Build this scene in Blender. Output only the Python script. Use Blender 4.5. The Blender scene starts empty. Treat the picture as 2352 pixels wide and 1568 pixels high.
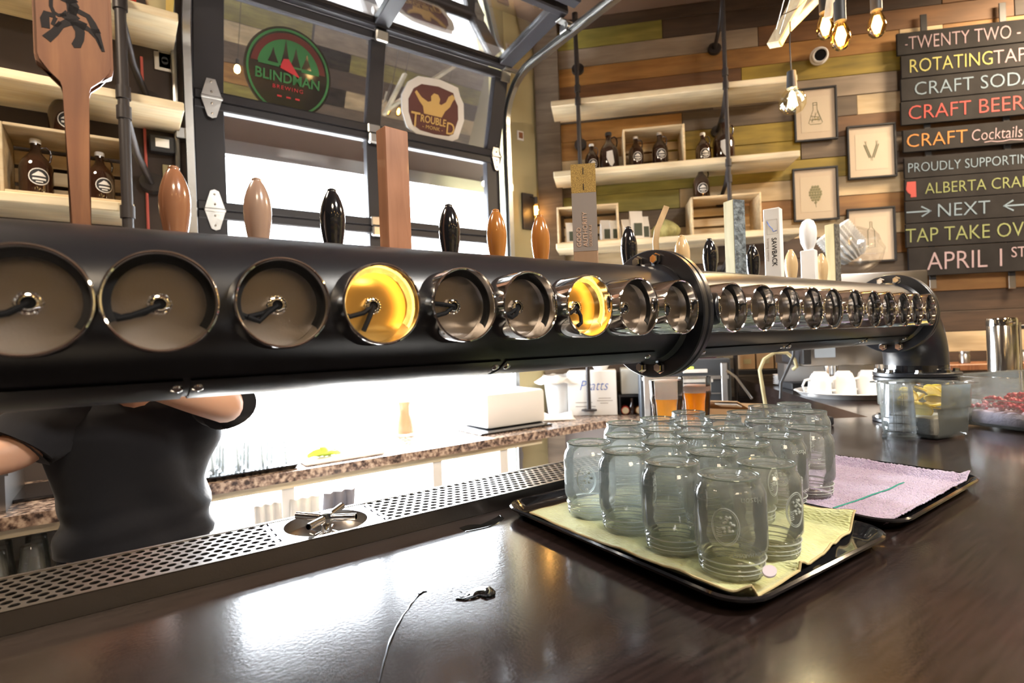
import bpy, bmesh, math, random
from mathutils import Vector, Matrix
R_ = random.Random(7)
PI = math.pi
col = bpy.context.scene.collection
scn = bpy.context.scene

# ------------------------------------------------------------------ camera
# world: x along the tap pipe (to the right), y away over the bar to the window wall, z up, floor at 0
FPX, CX, CY = 1248.6, 1176.0, 784.0
_yaw, _pit, _rol = math.radians(54.41), math.radians(-0.04), math.radians(-2.10)
CF = Vector((math.cos(_pit)*math.cos(_yaw), math.cos(_pit)*math.sin(_yaw), math.sin(_pit)))
_r0 = Vector((math.sin(_yaw), -math.cos(_yaw), 0)); _u0 = _r0.cross(CF)
CR = math.cos(_rol)*_r0 + math.sin(_rol)*_u0
CU = -math.sin(_rol)*_r0 + math.cos(_rol)*_u0
EYE = Vector((0, 0, 1.37))
camd = bpy.data.cameras.new('camera'); cam = bpy.data.objects.new('camera', camd); col.objects.link(cam)
camd.sensor_width = 36; camd.lens = FPX/2352*36; camd.clip_start = .02; camd.clip_end = 200
camd.dof.use_dof = True; camd.dof.focus_distance = .95; camd.dof.aperture_fstop = 5.6
cam.matrix_world = Matrix(((CR.x, CU.x, -CF.x, EYE.x), (CR.y, CU.y, -CF.y, EYE.y), (CR.z, CU.z, -CF.z, EYE.z), (0, 0, 0, 1)))
scn.camera = cam
# ------------------------------------------------------------------ light and exposure
scn.view_settings.view_transform = 'Standard'; scn.view_settings.look = 'None'
scn.view_settings.gamma = 1; scn.view_settings.exposure = 0.85; scn.view_settings.use_curve_mapping = False
scn.cycles.use_denoising = True
scn.cycles.max_bounces = 24; scn.cycles.transmission_bounces = 24; scn.cycles.transparent_max_bounces = 64; scn.cycles.glossy_bounces = 6; scn.cycles.diffuse_bounces = 4
scn.cycles.caustics_reflective = False; scn.cycles.caustics_refractive = False; scn.cycles.sample_clamp_indirect = 6
world = bpy.data.worlds.new('overcast_sky'); scn.world = world; world.use_nodes = True
_bg = world.node_tree.nodes['Background']; _bg.inputs[0].default_value = (.86, .93, 1, 1); _bg.inputs[1].default_value = 24.0
def light(name, kind, loc, energy, color=(1, 1, 1), rot=None, **kw):
    d = bpy.data.lights.new(name, kind); d.energy = energy; d.color = color
    for k, v in kw.items():
        if k == 'portal': d.cycles.is_portal = v
        else: setattr(d, k, v)
    o = bpy.data.objects.new(name, d); o.location = loc
    if rot: o.rotation_euler = rot
    col.objects.link(o); return o
_s = light('sun', 'SUN', (1, 6, 6), 45.0, (1, .97, .92), angle=math.radians(2))
_s.rotation_euler = Vector((-.25, -.80, -.55)).to_track_quat('-Z', 'Y').to_euler()
light('door_daylight', 'AREA', (1.2, 3.12, 1.6), 1, rot=(math.radians(-90), 0, 0), shape='RECTANGLE', size=2.0, size_y=3.1, portal=True)
light('fill_lamp', 'AREA', (-.4, -1.9, 3.56), 38, (1, .80, .58), shape='DISK', size=.9)  # this and the next three are unseen lamps added as interior fill
light('fill_lamp', 'AREA', (1.6, -1.35, 3.56), 95, (1, .95, .88), shape='DISK', size=.7)  # added to brighten the jars and cloths
light('fill_lamp', 'AREA', (4.4, -.1, 3.56), 115, (1, .76, .50), shape='DISK', size=.7)
light('fill_lamp', 'AREA', (-1.2, 1.7, 3.56), 48, (1, .82, .62), shape='DISK', size=.7)

# ------------------------------------------------------------------ pixel -> point on a real plane
def ray(x, y): return CF + (x-CX)/FPX*CR - (y-CY)/FPX*CU
def hit(x, y, n, d):
    r = ray(x, y); n = Vector(n); return EYE + r*((d-n.dot(EYE))/n.dot(r))
def onz(x, y, z): return hit(x, y, (0, 0, 1), z)
def ony(x, y, Y): return hit(x, y, (0, 1, 0), Y)
def atz(x, y, Z): return EYE + ray(x, y)*Z
YW = 3.0
CC = Vector((2.429, YW, 0)); S2 = math.sqrt(.5)
WQ = Vector((S2, -S2, 0)); WN = Vector((S2, S2, 0)); WD = CC.dot(WN)
def wuz(x, y, off=0):                     # u along the planked wall, z
    p = hit(x, y, WN, WD-off); return (p-CC).dot(WQ), p.z
def wloc(u, off, z): return CC + WQ*u - WN*off + Vector((0, 0, z))
WR = -PI/4

# ------------------------------------------------------------------ mesh builder
class MB:
    def __init__(s): s.bm = bmesh.new(); s.mi = 0
    def _m(s, n0):
        s.bm.faces.ensure_lookup_table()
        for f in s.bm.faces[n0:]: f.material_index = s.mi
    def box(s, c, d, b=0, rot=None, seg=1):
        n0 = len(s.bm.faces)
        m = Matrix.Translation(c) @ (rot.to_4x4() if rot else Matrix()) @ Matrix.Diagonal((d[0], d[1], d[2], 1))
        if b > 0:
            t = bmesh.new(); bmesh.ops.create_cube(t, size=1, matrix=Matrix.Diagonal((d[0], d[1], d[2], 1)))
            bmesh.ops.bevel(t, geom=t.edges[:], offset=min(b, min(d)*.49), segments=seg, affect='EDGES', profile=.5)
            t.transform(Matrix.Translation(c) @ (rot.to_4x4() if rot else Matrix()))
            me = bpy.data.meshes.new('t'); t.to_mesh(me); t.free(); s.bm.from_mesh(me); bpy.data.meshes.remove(me)
        else: bmesh.ops.create_cube(s.bm, size=1, matrix=m)
        s._m(n0); return s
    def box2(s, a, b, bev=0, seg=1):
        return s.box([(a[i]+b[i])/2 for i in range(3)], [abs(b[i]-a[i]) for i in range(3)], bev, seg=seg)
    def lathe(s, prof, c=(0, 0, 0), axis=(0, 0, 1), seg=24, close=False, a0=0, a1=2*PI):
        n0 = len(s.bm.faces)
        q = Vector((0, 0, 1)).rotation_difference(Vector(axis)).to_matrix(); c = Vector(c)
        full = abs(a1-a0-2*PI) < 1e-6; ns = seg if full else seg+1
        rings = []
        for r, z in prof:
            if r < 1e-6: rings.append([s.bm.verts.new(c+q@Vector((0, 0, z)))])
            else: rings.append([s.bm.verts.new(c+q@Vector((r*math.cos(a0+(a1-a0)*k/seg), r*math.sin(a0+(a1-a0)*k/seg), z))) for k in range(ns)])
        pr = list(zip(rings, rings[1:])) + ([(rings[-1], rings[0])] if close else [])
        for A, B in pr:
            for k in range(seg):
                k2 = (k+1) % ns
                a = [A[k % len(A)], A[k2 % len(A)], B[k2 % len(B)], B[k % len(B)]]
                v = []
                for x in a:
                    if x not in v: v.append(x)
                if len(v) > 2:
                    try: s.bm.faces.new(v)
                    except ValueError: pass
        s._m(n0); return s
    def cyl(s, p0, p1, r0, r1=None, seg=20, cap=True):
        p0 = Vector(p0); p1 = Vector(p1); L = (p1-p0).length; r1 = r0 if r1 is None else r1
        pr = [(r0, 0), (r1, L)]
        if cap: pr = [(0, 0)]+pr+[(0, L)]
        return s.lathe(pr, p0, (p1-p0).normalized(), seg)
    def tube(s, pts, r, seg=8, cap=True, closed=False, flat=None):
        n0 = len(s.bm.faces)
        pts = [Vector(p) for p in pts]; n = len(pts); rs = r if isinstance(r, (list, tuple)) else [r]*n
        up = None; rings = []
        for i, p in enumerate(pts):
            t = (pts[(i+1) % n]-pts[i-1]) if closed else (pts[min(i+1, n-1)]-pts[max(i-1, 0)])
            t.normalize()
            if up is None: up = Vector((0, 0, 1)) if abs(t.z) < .9 else Vector((1, 0, 0))
            sd = t.cross(up).normalized(); up = sd.cross(t).normalized()
            fl = flat or (1, 1)
            rings.append([s.bm.verts.new(p + sd*math.cos(2*PI*k/seg)*rs[i]*fl[0] + up*math.sin(2*PI*k/seg)*rs[i]*fl[1]) for k in range(seg)])
        for i in range(n if closed else n-1):
            A, B = rings[i], rings[(i+1) % n]
            for k in range(seg): s.bm.faces.new((A[k], A[(k+1) % seg], B[(k+1) % seg], B[k]))
        if cap and not closed: s.bm.faces.new(rings[0][::-1]); s.bm.faces.new(rings[-1])
        s._m(n0); return s
    def prism(s, out, z0, z1, m=None, holes=False):
        n0 = len(s.bm.faces); m = m or Matrix()
        a = [s.bm.verts.new(m@Vector((x, y, z0))) for x, y in out]; b = [s.bm.verts.new(m@Vector((x, y, z1))) for x, y in out]
        s.bm.faces.new(a[::-1]); s.bm.faces.new(b)
        for i in range(len(out)): s.bm.faces.new((a[i], a[(i+1) % len(a)], b[(i+1) % len(a)], b[i]))
        s._m(n0); return s
    def loft(s, rings, cap=True, closed=True):
        n0 = len(s.bm.faces); V = [[s.bm.verts.new(p) for p in r] for r in rings]
        for A, B in zip(V, V[1:]):
            n = len(A)
            for k in range(n if closed else n-1): s.bm.faces.new((A[k], A[(k+1) % n], B[(k+1) % n], B[k]))
        if cap: s.bm.faces.new(V[0][::-1]); s.bm.faces.new(V[-1])
        s._m(n0); return s
    def ball(s, c, r, sub=2, sc=(1, 1, 1)):
        n0 = len(s.bm.faces)
        bmesh.ops.create_icosphere(s.bm, subdivisions=sub, radius=r, matrix=Matrix.Translation(c) @ Matrix.Diagonal((*sc, 1))); s._m(n0); return s
    def build(s, name, mat, parent=None, loc=None, rz=0, ang=35, solid=None, sub=0, keep_n=False):
        if not keep_n: bmesh.ops.recalc_face_normals(s.bm, faces=s.bm.faces[:])
        me = bpy.data.meshes.new(name); s.bm.to_mesh(me); s.bm.free()
        for m in (mat if isinstance(mat, (list, tuple)) else [mat]): me.materials.append(m)
        me.polygons.foreach_set('use_smooth', [True]*len(me.polygons)); me.set_sharp_from_angle(angle=math.radians(ang))
        o = bpy.data.objects.new(name, me); col.objects.link(o)
        if parent: o.parent = parent
        if loc is not None: o.location = loc
        if rz: o.rotation_euler = (0, 0, rz)
        if solid: md = o.modifiers.new('s', 'SOLIDIFY'); md.thickness = solid; md.offset = 0
        if sub: md = o.modifiers.new('u', 'SUBSURF'); md.levels = sub; md.render_levels = sub
        return o
def tag(o, label=None, cat=None, group=None, kind=None):
    for k, v in (('label', label), ('category', cat), ('group', group), ('kind', kind)):
        if v: o[k] = v
    return o
def thing(name, label, cat, loc=(0, 0, 0), rz=0, group=None, kind=None):
    o = bpy.data.objects.new(name, None); o.empty_display_size = .05; col.objects.link(o)
    o.location = loc; o.rotation_euler = (0, 0, rz); return tag(o, label, cat, group, kind)
def struct(o): o['kind'] = 'structure'; return o
def kids(o): return [c for c in o.children]
def copy_tree(o, parent=None):
    c = o.copy(); col.objects.link(c); c.parent = parent
    for ch in kids(o): copy_tree(ch, c)
    return c
def dup(o, loc, rz=0, label=None, sc=None):
    c = copy_tree(o); c.location = loc; c.rotation_euler = (0, 0, rz)
    if sc: c.scale = (sc, sc, sc)
    if label: c['label'] = label
    return c
def ribbon(m, pts, w, y, t=.0008):
    """flat stroke lying in the local xz plane"""
    n = len(pts); ws = w if isinstance(w, (list, tuple)) else [w]*n; A, B = [], []
    P = [Vector(p) for p in pts]
    for i, p in enumerate(P):
        d = (P[min(i+1, n-1)]-P[max(i-1, 0)]).normalized(); q = Vector((-d.y, d.x))*ws[i]
        e = d*ws[i]*(.6 if i == n-1 else -.6 if i == 0 else 0); A.append(p+q+e); B.append(p-q+e)
    for a, b, c, d in zip(A, A[1:], B[1:], B):
        v = [m.bm.verts.new((k.x, yy, k.y)) for yy in (y-t, y) for k in (a, b, c, d)]
        for f in ((0, 1, 2, 3), (7, 6, 5, 4), (0, 4, 5, 1), (2, 6, 7, 3), (1, 5, 6, 2), (3, 7, 4, 0)): m.bm.faces.new([v[j] for j in f])
    return m
def text_mesh(name, s, size, mat, parent, loc, rot, ext=.0006, off=0., align='LEFT', sx=1, warp=None, shear=0, spacing=1):
    cu = bpy.data.curves.new('t', 'FONT'); cu.body = s; cu.size = size; cu.extrude = ext; cu.offset = off; cu.align_x = align
    cu.resolution_u = 3; cu.shear = shear; cu.space_character = spacing
    to = bpy.data.objects.new('t', cu); col.objects.link(to)
    bpy.context.view_layer.update(); dg = bpy.context.evaluated_depsgraph_get()
    me = bpy.data.meshes.new_from_object(to.evaluated_get(dg)); bpy.data.objects.remove(to); bpy.data.curves.remove(cu)
    me.name = name; me.materials.clear(); me.materials.append(mat)
    for v in me.vertices:
        v.co.x *= sx
        if warp: v.co = warp(v.co)
    o = bpy.data.objects.new(name, me); col.objects.link(o); o.parent = parent; o.location = loc; o.rotation_euler = rot; return o

# ------------------------------------------------------------------ materials
def _nt(name):
    m = bpy.data.materials.new(name); m.use_nodes = True; nt = m.node_tree; return m, nt, nt.nodes['Principled BSDF']
def mat(name, c, rough=.5, metal=0, spec=.5, coat=0, emit=None, es=0, trans=0, ior=1.45, bump=0, bscale=60, var=0, vscale=8, sss=0, alpha=1, sheen=0, vc=None, aniso=0, crough=.05):
    m, nt, b = _nt(name); I = b.inputs
    I['Base Color'].default_value = (*c, 1); I['Roughness'].default_value = rough; I['Metallic'].default_value = metal
    I['Specular IOR Level'].default_value = spec; I['Coat Weight'].default_value = coat; I['Coat Roughness'].default_value = crough
    I['Transmission Weight'].default_value = trans; I['IOR'].default_value = ior; I['Alpha'].default_value = alpha
    I['Sheen Weight'].default_value = sheen; I['Anisotropic'].default_value = aniso
    if sss: I['Subsurface Weight'].default_value = sss; I['Subsurface Radius'].default_value = (.03, .01, .006)
    if emit: I['Emission Color'].default_value = (*emit, 1); I['Emission Strength'].default_value = es
    N = nt.nodes.new; L = nt.links.new
    if bump or var:
        tc = N('ShaderNodeTexCoord')
    if bump:
        n = N('ShaderNodeTexNoise'); n.inputs['Scale'].default_value = bscale; n.inputs['Detail'].default_value = 4
        bp = N('ShaderNodeBump'); bp.inputs['Strength'].default_value = bump; bp.inputs['Distance'].default_value = .01
        L(tc.outputs['Object'], n.inputs['Vector']); L(n.outputs['Fac'], bp.inputs['Height']); L(bp.outputs[0], I['Normal'])
    if var:
        n = N('ShaderNodeTexNoise'); n.inputs['Scale'].default_value = vscale; n.inputs['Detail'].default_value = 5
        mx = N('ShaderNodeMix'); mx.data_type = 'RGBA'
        c2 = vc or tuple(x*(1-var) for x in c)
        mx.inputs[6].default_value = (*c, 1); mx.inputs[7].default_value = (*c2, 1)
        mr = N('ShaderNodeMapRange'); mr.inputs[1].default_value = .38; mr.inputs[2].default_value = .62
        L(tc.outputs['Object'], n.inputs['Vector']); L(n.outputs['Fac'], mr.inputs[0]); L(mr.outputs[0], mx.inputs[0]); L(mx.outputs[2], I['Base Color'])
    return m
def wood(name, c1, c2, rough=.5, sc=(1, 12, 12), grain=6, coat=0, knots=True, spec=.5, bump=.15, dark=None):
    """grain runs along local x"""
    m, nt, b = _nt(name); N = nt.nodes.new; L = nt.links.new; I = b.inputs
    I['Roughness'].default_value = rough; I['Coat Weight'].default_value = coat; I['Specular IOR Level'].default_value = spec
    tc = N('ShaderNodeTexCoord'); oi = N('ShaderNodeObjectInfo'); ad = N('ShaderNodeVectorMath'); ad.operation = 'MULTIPLY_ADD'
    ad.inputs[1].default_value = (1, 1, 1)
    cb = N('ShaderNodeCombineXYZ'); mu = N('ShaderNodeMath'); mu.operation = 'MULTIPLY'; mu.inputs[1].default_value = 37
    L(oi.outputs['Random'], mu.inputs[0]); L(mu.outputs[0], cb.inputs[0]); L(mu.outputs[0], cb.inputs[2])
    L(tc.outputs['Object'], ad.inputs[0]); L(cb.outputs[0], ad.inputs[2])
    mp = N('ShaderNodeMapping'); mp.inputs['Scale'].default_value = sc; L(ad.outputs[0], mp.inputs[0])
    n = N('ShaderNodeTexNoise'); n.inputs['Scale'].default_value = grain; n.inputs['Detail'].default_value = 8; n.inputs['Distortion'].default_value = .6
    L(mp.outputs[0], n.inputs['Vector'])
    cr = N('ShaderNodeValToRGB'); cr.color_ramp.elements[0].position = .32; cr.color_ramp.elements[1].position = .68
    cr.color_ramp.elements[0].color = (*c2, 1); cr.color_ramp.elements[1].color = (*c1, 1)
    L(n.outputs['Fac'], cr.inputs[0])
    mx = N('ShaderNodeMix'); mx.data_type = 'RGBA'; mx.blend_type = 'MULTIPLY'
    n2 = N('ShaderNodeTexNoise'); n2.inputs['Scale'].default_value = 2.2; n2.inputs['Detail'].default_value = 3
    mp2 = N('ShaderNodeMapping'); mp2.inputs['Scale'].default_value = (1, 2.5, 2.5); L(ad.outputs[0], mp2.inputs[0]); L(mp2.outputs[0], n2.inputs['Vector'])
    mr = N('ShaderNodeMapRange'); mr.inputs[1].default_value = .35; mr.inputs[2].default_value = .65; mr.inputs[3].default_value = .62; mr.inputs[4].default_value = 1.1
    L(n2.outputs['Fac'], mr.inputs[0]); mx.inputs[0].default_value = 1
    L(cr.outputs[0], mx.inputs[6]); L(mr.outputs[0], mx.inputs[7]); L(mx.outputs[2], I['Base Color'])
    if bump:
        bp = N('ShaderNodeBump'); bp.inputs['Strength'].default_value = bump; bp.inputs['Distance'].default_value = .003
        L(n.outputs['Fac'], bp.inputs['Height']); L(bp.outputs[0], I['Normal'])
    return m
def glassm(name, tint=(1, 1, 1), rough=0, ior=1.45, k=.5, haze=0, bump=0):
    """clear glass: part refracting, part thin-walled (fresnel reflection over straight transparency)"""
    m = bpy.data.materials.new(name); m.use_nodes = True; nt = m.node_tree; nt.nodes.clear(); N = nt.nodes.new; L = nt.links.new
    o = N('ShaderNodeOutputMaterial'); g = N('ShaderNodeBsdfGlass'); g.inputs['Color'].default_value = (*tint, 1); g.inputs['Roughness'].default_value = rough; g.inputs['IOR'].default_value = ior
    t = N('ShaderNodeBsdfTransparent'); t.inputs[0].default_value = (*tint, 1)
    gl = N('ShaderNodeBsdfGlossy'); gl.inputs['Roughness'].default_value = max(rough, .02); f = N('ShaderNodeFresnel'); f.inputs[0].default_value = ior
    th = N('ShaderNodeMixShader'); L(f.outputs[0], th.inputs[0]); L(t.outputs[0], th.inputs[1]); L(gl.outputs[0], th.inputs[2])
    mx = N('ShaderNodeMixShader'); mx.inputs[0].default_value = k
    if bump:
        tc = N('ShaderNodeTexCoord'); nz = N('ShaderNodeTexNoise'); nz.inputs['Scale'].default_value = 55; bp = N('ShaderNodeBump'); bp.inputs['Strength'].default_value = bump; bp.inputs['Distance'].default_value = .004
        L(tc.outputs['Object'], nz.inputs['Vector']); L(nz.outputs['Fac'], bp.inputs['Height'])
        for q in (g, gl, f): L(bp.outputs[0], q.inputs['Normal'])
    L(g.outputs[0], mx.inputs[1]); L(th.outputs[0], mx.inputs[2])
    if haze:
        tr = N('ShaderNodeBsdfTranslucent'); df = N('ShaderNodeBsdfDiffuse'); tr.inputs[0].default_value = df.inputs[0].default_value = (.94, 1, .95, 1); ha = N('ShaderNodeMixShader'); hz = N('ShaderNodeMixShader'); hz.inputs[0].default_value = haze
        L(tr.outputs[0], ha.inputs[1]); L(df.outputs[0], ha.inputs[2]); L(mx.outputs[0], hz.inputs[1]); L(ha.outputs[0], hz.inputs[2]); L(hz.outputs[0], o.inputs[0])
    else: L(mx.outputs[0], o.inputs[0])
    return m
def panem(name, refl=.3, tint=(1, 1, 1), rough=.0):
    m = bpy.data.materials.new(name); m.use_nodes = True; nt = m.node_tree; nt.nodes.clear(); N = nt.nodes.new; L = nt.links.new
    o = N('ShaderNodeOutputMaterial'); g = N('ShaderNodeBsdfGlossy'); g.inputs['Roughness'].default_value = rough; g.inputs[0].default_value = (.95, .97, 1, 1)
    t = N('ShaderNodeBsdfTransparent'); t.inputs[0].default_value = (*tint, 1)
    mx = N('ShaderNodeMixShader'); mx.inputs[0].default_value = refl
    L(t.outputs[0], mx.inputs[1]); L(g.outputs[0], mx.inputs[2]); L(mx.outputs[0], o.inputs[0]); return m
def granitem():
    m, nt, b = _nt('granite'); N = nt.nodes.new; L = nt.links.new
    tc = N('ShaderNodeTexCoord'); v = N('ShaderNodeTexNoise'); v.inputs['Scale'].default_value = 55; v.inputs['Detail'].default_value = 6
    cr = N('ShaderNodeValToRGB'); e = cr.color_ramp.elements; e[0].position = .36; e[0].color = (.05, .035, .03, 1); e[1].position = .64; e[1].color = (.55, .42, .32, 1)
    k = e.new(.5); k.color = (.25, .17, .13, 1)
    L(tc.outputs['Object'], v.inputs['Vector']); L(v.outputs['Fac'], cr.inputs[0]); L(cr.outputs[0], b.inputs['Base Color']); b.inputs['Roughness'].default_value = .2
    return m
def counterm():
    m, nt, b = _nt('dark_stained_bar_top'); N = nt.nodes.new; L = nt.links.new; I = b.inputs
    tc = N('ShaderNodeTexCoord'); mp = N('ShaderNodeMapping'); mp.inputs['Scale'].default_value = (1, 14, 1); mp.inputs['Rotation'].default_value = (0, 0, .35)
    n = N('ShaderNodeTexNoise'); n.inputs['Scale'].default_value = 14; n.inputs['Detail'].default_value = 8
    L(tc.outputs['Object'], mp.inputs[0]); L(mp.outputs[0], n.inputs['Vector'])
    cr = N('ShaderNodeValToRGB'); e = cr.color_ramp.elements; e[0].position = .3; e[0].color = (.010, .0065, .006, 1); e[1].position = .75; e[1].color = (.030, .019, .017, 1)
    L(n.outputs['Fac'], cr.inputs[0]); L(cr.outputs[0], I['Base Color'])
    # wear: wiped, slightly cloudy patches change the gloss
    n2 = N('ShaderNodeTexNoise'); n2.inputs['Scale'].default_value = 5; n2.inputs['Detail'].default_value = 7; L(tc.outputs['Object'], n2.inputs['Vector'])
    mr = N('ShaderNodeMapRange'); mr.inputs[1].default_value = .35; mr.inputs[2].default_value = .7; mr.inputs[3].default_value = .13; mr.inputs[4].default_value = .22
    L(n2.outputs['Fac'], mr.inputs[0]); L(mr.outputs[0], I['Roughness']); I['Specular IOR Level'].default_value = .9; I['Coat Weight'].default_value = .15; I['Coat Roughness'].default_value = .10
    n3 = N('ShaderNodeTexNoise'); n3.inputs['Scale'].default_value = 260; n3.inputs['Detail'].default_value = 2; L(tc.outputs['Object'], n3.inputs['Vector'])
    bp = N('ShaderNodeBump'); bp.inputs['Strength'].default_value = .05; bp.inputs['Distance'].default_value = .002; L(n3.outputs['Fac'], bp.inputs['Height']); L(bp.outputs[0], I['Normal'])
    return m
M = {}
M['pipe'] = mat('satin_black_paint', (.009, .010, .014), .31, spec=.6, bump=.03, bscale=900)
M['black'] = mat('black_paint', (.012, .012, .014), .45)
M['blackgloss'] = mat('gloss_black', (.010, .010, .012), .10, coat=.6)
M['chrome'] = mat('polished_steel', (.78, .78, .77), .07, 1)
M['steel'] = mat('brushed_steel', (.50, .48, .46), .30, 1, bump=.04, bscale=300)
M['plate'] = mat('brushed_plate', (.34, .30, .275), .42, 1, aniso=.8, bump=.05, bscale=400)
M['platelit'] = mat('painted_led_gold_plate', (.80, .55, .20), .30, 1, aniso=.8)  # steel plate again, with the amber LED light put into its colour
M['galv'] = mat('galvanised_steel', (.40, .40, .39), .28, 1, bump=.05, bscale=40)
M['iron'] = mat('black_iron_pipe', (.035, .030, .030), .45, .3)
M['frame'] = mat('anodised_dark_frame', (.026, .026, .032), .42, .0, spec=.35)
M['counter'] = counterm()
M['granite'] = granitem()
M['pine'] = wood('pale_pine', (.90, .80, .58), (.78, .64, .40), .5, grain=4, bump=.05)
M['crate'] = wood('crate_pine', (.86, .72, .48), (.70, .52, .30), .6, grain=4, bump=.05)
M['maple'] = wood('maple_handle', (.44, .21, .12), (.34, .15, .08), .38, sc=(12, 12, 1.3), grain=7, coat=.2, bump=.05)
M['walnut'] = wood('paddle_wood', (.36, .15, .06), (.22, .08, .035), .45, sc=(10, 10, 1), grain=7, bump=.08)
M['burn'] = mat('burnt_drawing', (.012, .008, .008), .7)
M['white'] = mat('white_gloss', (.82, .82, .82), .25)
M['whitematt'] = mat('white_matt', (.80, .79, .77), .6)
M['cream'] = mat('cream_wall_paint', (.42, .37, .21), .75, bump=.04, bscale=120)
M['taupe'] = mat('dark_taupe_wall_paint', (.060, .046, .040), .8, bump=.04, bscale=100)
M['ceil'] = mat('brown_ceiling_paint', (.16, .095, .060), .85, bump=.05, bscale=30)
M['floor'] = mat('floor_concrete', (.20, .17, .15), .5, var=.3, vscale=3)
M['paving'] = mat('pale_paving', (.75, .74, .72), .8)
M['orange'] = mat('orange_lacquer', (.40, .155, .035), .18, coat=.6)
M['brown'] = mat('brown_lacquer', (.30, .135, .07), .18, coat=.6)
M['tan'] = mat('tan_lacquer', (.36, .24, .18), .22, coat=.5)
M['beige'] = mat('beige_lacquer', (.60, .42, .22), .22, coat=.5)
M['navy'] = mat('black_lacquer', (.008, .009, .012), .12, coat=.8)
M['glass'] = glassm('clear_jar_glass', (.997, 1, .998), k=.97, haze=.095, bump=.10)
M['glassedge'] = glassm('green_tinted_glass_edge', (.42, .50, .40), .05, 1.5, .6, haze=.15)
M['glassbead'] = glassm('highlight_glass_bead', (1, 1, 1), .05, 1.5, .6, haze=.55)  # whitish haze paints in the white highlights of the neck rings
M['pintglass'] = glassm('pint_glass', (.995, 1, .997), 0, 1.4, .93)
M['plastic'] = glassm('clear_plastic', (.985, .99, 1), .03, 1.35, .96, haze=.06)
M['pane'] = panem('door_glass', .30)
M['winpane'] = panem('lower_door_glass', .10)
M['bulb'] = glassm('amber_bulb_glass', (1, .80, .45), 0, 1.3)
M['filament'] = mat('glowing_filament', (1, .7, .3), emit=(1, .62, .22), es=21)
M['filamentw'] = mat('glowing_globe_filament', (1, .9, .6), emit=(1, .86, .52), es=7)
M['globe'] = panem('globe_glass', .12, (1, .96, .80))
M['dark_plastic'] = mat('dark_plastic', (.02, .02, .022), .5)
M['wire'] = mat('black_wire', (.004, .004, .005), .7, spec=.2)
M['paper'] = mat('white_paper', (.80, .79, .76), .8)
M['card'] = mat('cardboard', (.45, .30, .17), .85, bump=.05, bscale=80)
M['skin'] = mat('skin', (.62, .36, .24), .5, sss=.12)
M['shirt'] = mat('black_cotton', (.009, .009, .012), .9, sheen=.06, bump=.25, bscale=14)
M['jeans'] = mat('dark_denim', (.03, .035, .05), .85)
M['hair'] = mat('dark_hair', (.03, .02, .014), .6)
M['green_towel'] = None
M['brown_glass'] = mat('brown_growler_glass', (.030, .012, .006), .07, coat=.8)
M['red'] = mat('red_paint', (.62, .05, .035), .45)
M['yellow'] = mat('yellow_paint', (.75, .55, .16), .5)
M['led'] = mat('amber_led_strip', (1, .6, .2), emit=(1, .52, .10), es=3)
M['blueink'] = mat('blue_ink', (.04, .12, .45), .6)
M['blackink'] = mat('black_ink', (.015, .015, .018), .6)
M['grey'] = mat('grey_print', (.27, .235, .215), .5)

# ================================================================== SETTING
def slab(name, a, b, m, parent=None, bev=0): return MB().box2(a, b, bev).build(name, m, parent)
struct(slab('floor', (-4, -4.4, -.06), (6.4, 3.2, 0), M['floor']))
struct(slab('ceiling', (-4.2, -4.6, 3.615), (6.4, 3.25, 3.70), M['ceil']))
struct(slab('pavement', (-12, 3.2, -.14), (14, 18, -.04), M['paving']))
w = MB(); w.box2((-4.1, 3.0, 0), (.30, 3.2, 3.62)); w.box2((.30, 3.0, 3.36), (2.17, 3.2, 3.62)); struct(w.build('wall_back', M['taupe']))
struct(slab('wall_back', (2.17, 3.0, 0), (2.75, 3.2, 3.62), M['cream']))
struct(slab('wall_left', (-4.2, -4.5, 0), (-4.05, 3.2, 3.62), M['taupe']))
struct(slab('wall_side', (6.13, -4.5, 0), (6.3, -.55, 3.62), M['cream']))
wf = struct(slab('wall_front', (-4.1, -4.6, 0), (6.2, -4.44, 3.62), M['taupe']))

# planks: colours of the stained boards
PC = {}
for k, a, b in (('G', (.30, .26, .055), (.20, .17, .03)), ('Y', (.36, .26, .035), (.24, .17, .02)), ('D', (.075, .045, .028), (.045, .028, .018)), ('B', (.34, .27, .20), (.25, .195, .14)),
                ('O', (.42, .215, .055), (.29, .135, .03)), ('R', (.20, .095, .035), (.13, .06, .02)), ('P', (.62, .49, .31), (.50, .38, .22)), ('W', (.17, .125, .085), (.10, .072, .048)), ('E', (.30, .155, .05), (.22, .105, .035))):
    PC[k] = wood('stained_board', a, b, .62, sc=(1, 9, 9), grain=3, bump=.2)
RH = .1295
# each row from the ceiling down: (colour, end u)
rows = ["D 5.2", "G .885 D 2.6 R 5.2", "B 1.50 R 3.0 D 5.2", "O 2.35 P 2.6 O 5.2", "R 1.386 Y 2.5 W 3.6 Y 5.2", "W 1.2 B 2.33 D 3.3 B 5.2",
        "O .995 W 2.088 P 2.5 W 5.2", "O .9 Y 1.74 R 3.4 O 5.2", "P .95 Y 1.74 W 2.9 P 5.2", "W .4 G 1.3 Y 2.05 D 5.2", "G .96 P 2.4 R 3.2 G 5.2",
        "W 1.0 E 2.6 B 5.2", "W .75 P 2.35 W 5.2", "P 1.2 D 2.2 E 5.2", "E .8 D 1.9 W 5.2", "B 2.1 E 5.2", "B 1.4 D 5.2", "W .7 D 5.2",
        "P 1.2 P 5.2", "D 1.0 W 2.3 D 5.2", "W 1.9 D 5.2", "B 1.2 D 2.8 W 5.2", "D 2.2 B 5.2", "W 1.2 E 5.2", "D 2.0 W 5.2", "B 1.5 D 5.2", "W 5.2", "D 5.2"]
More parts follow.
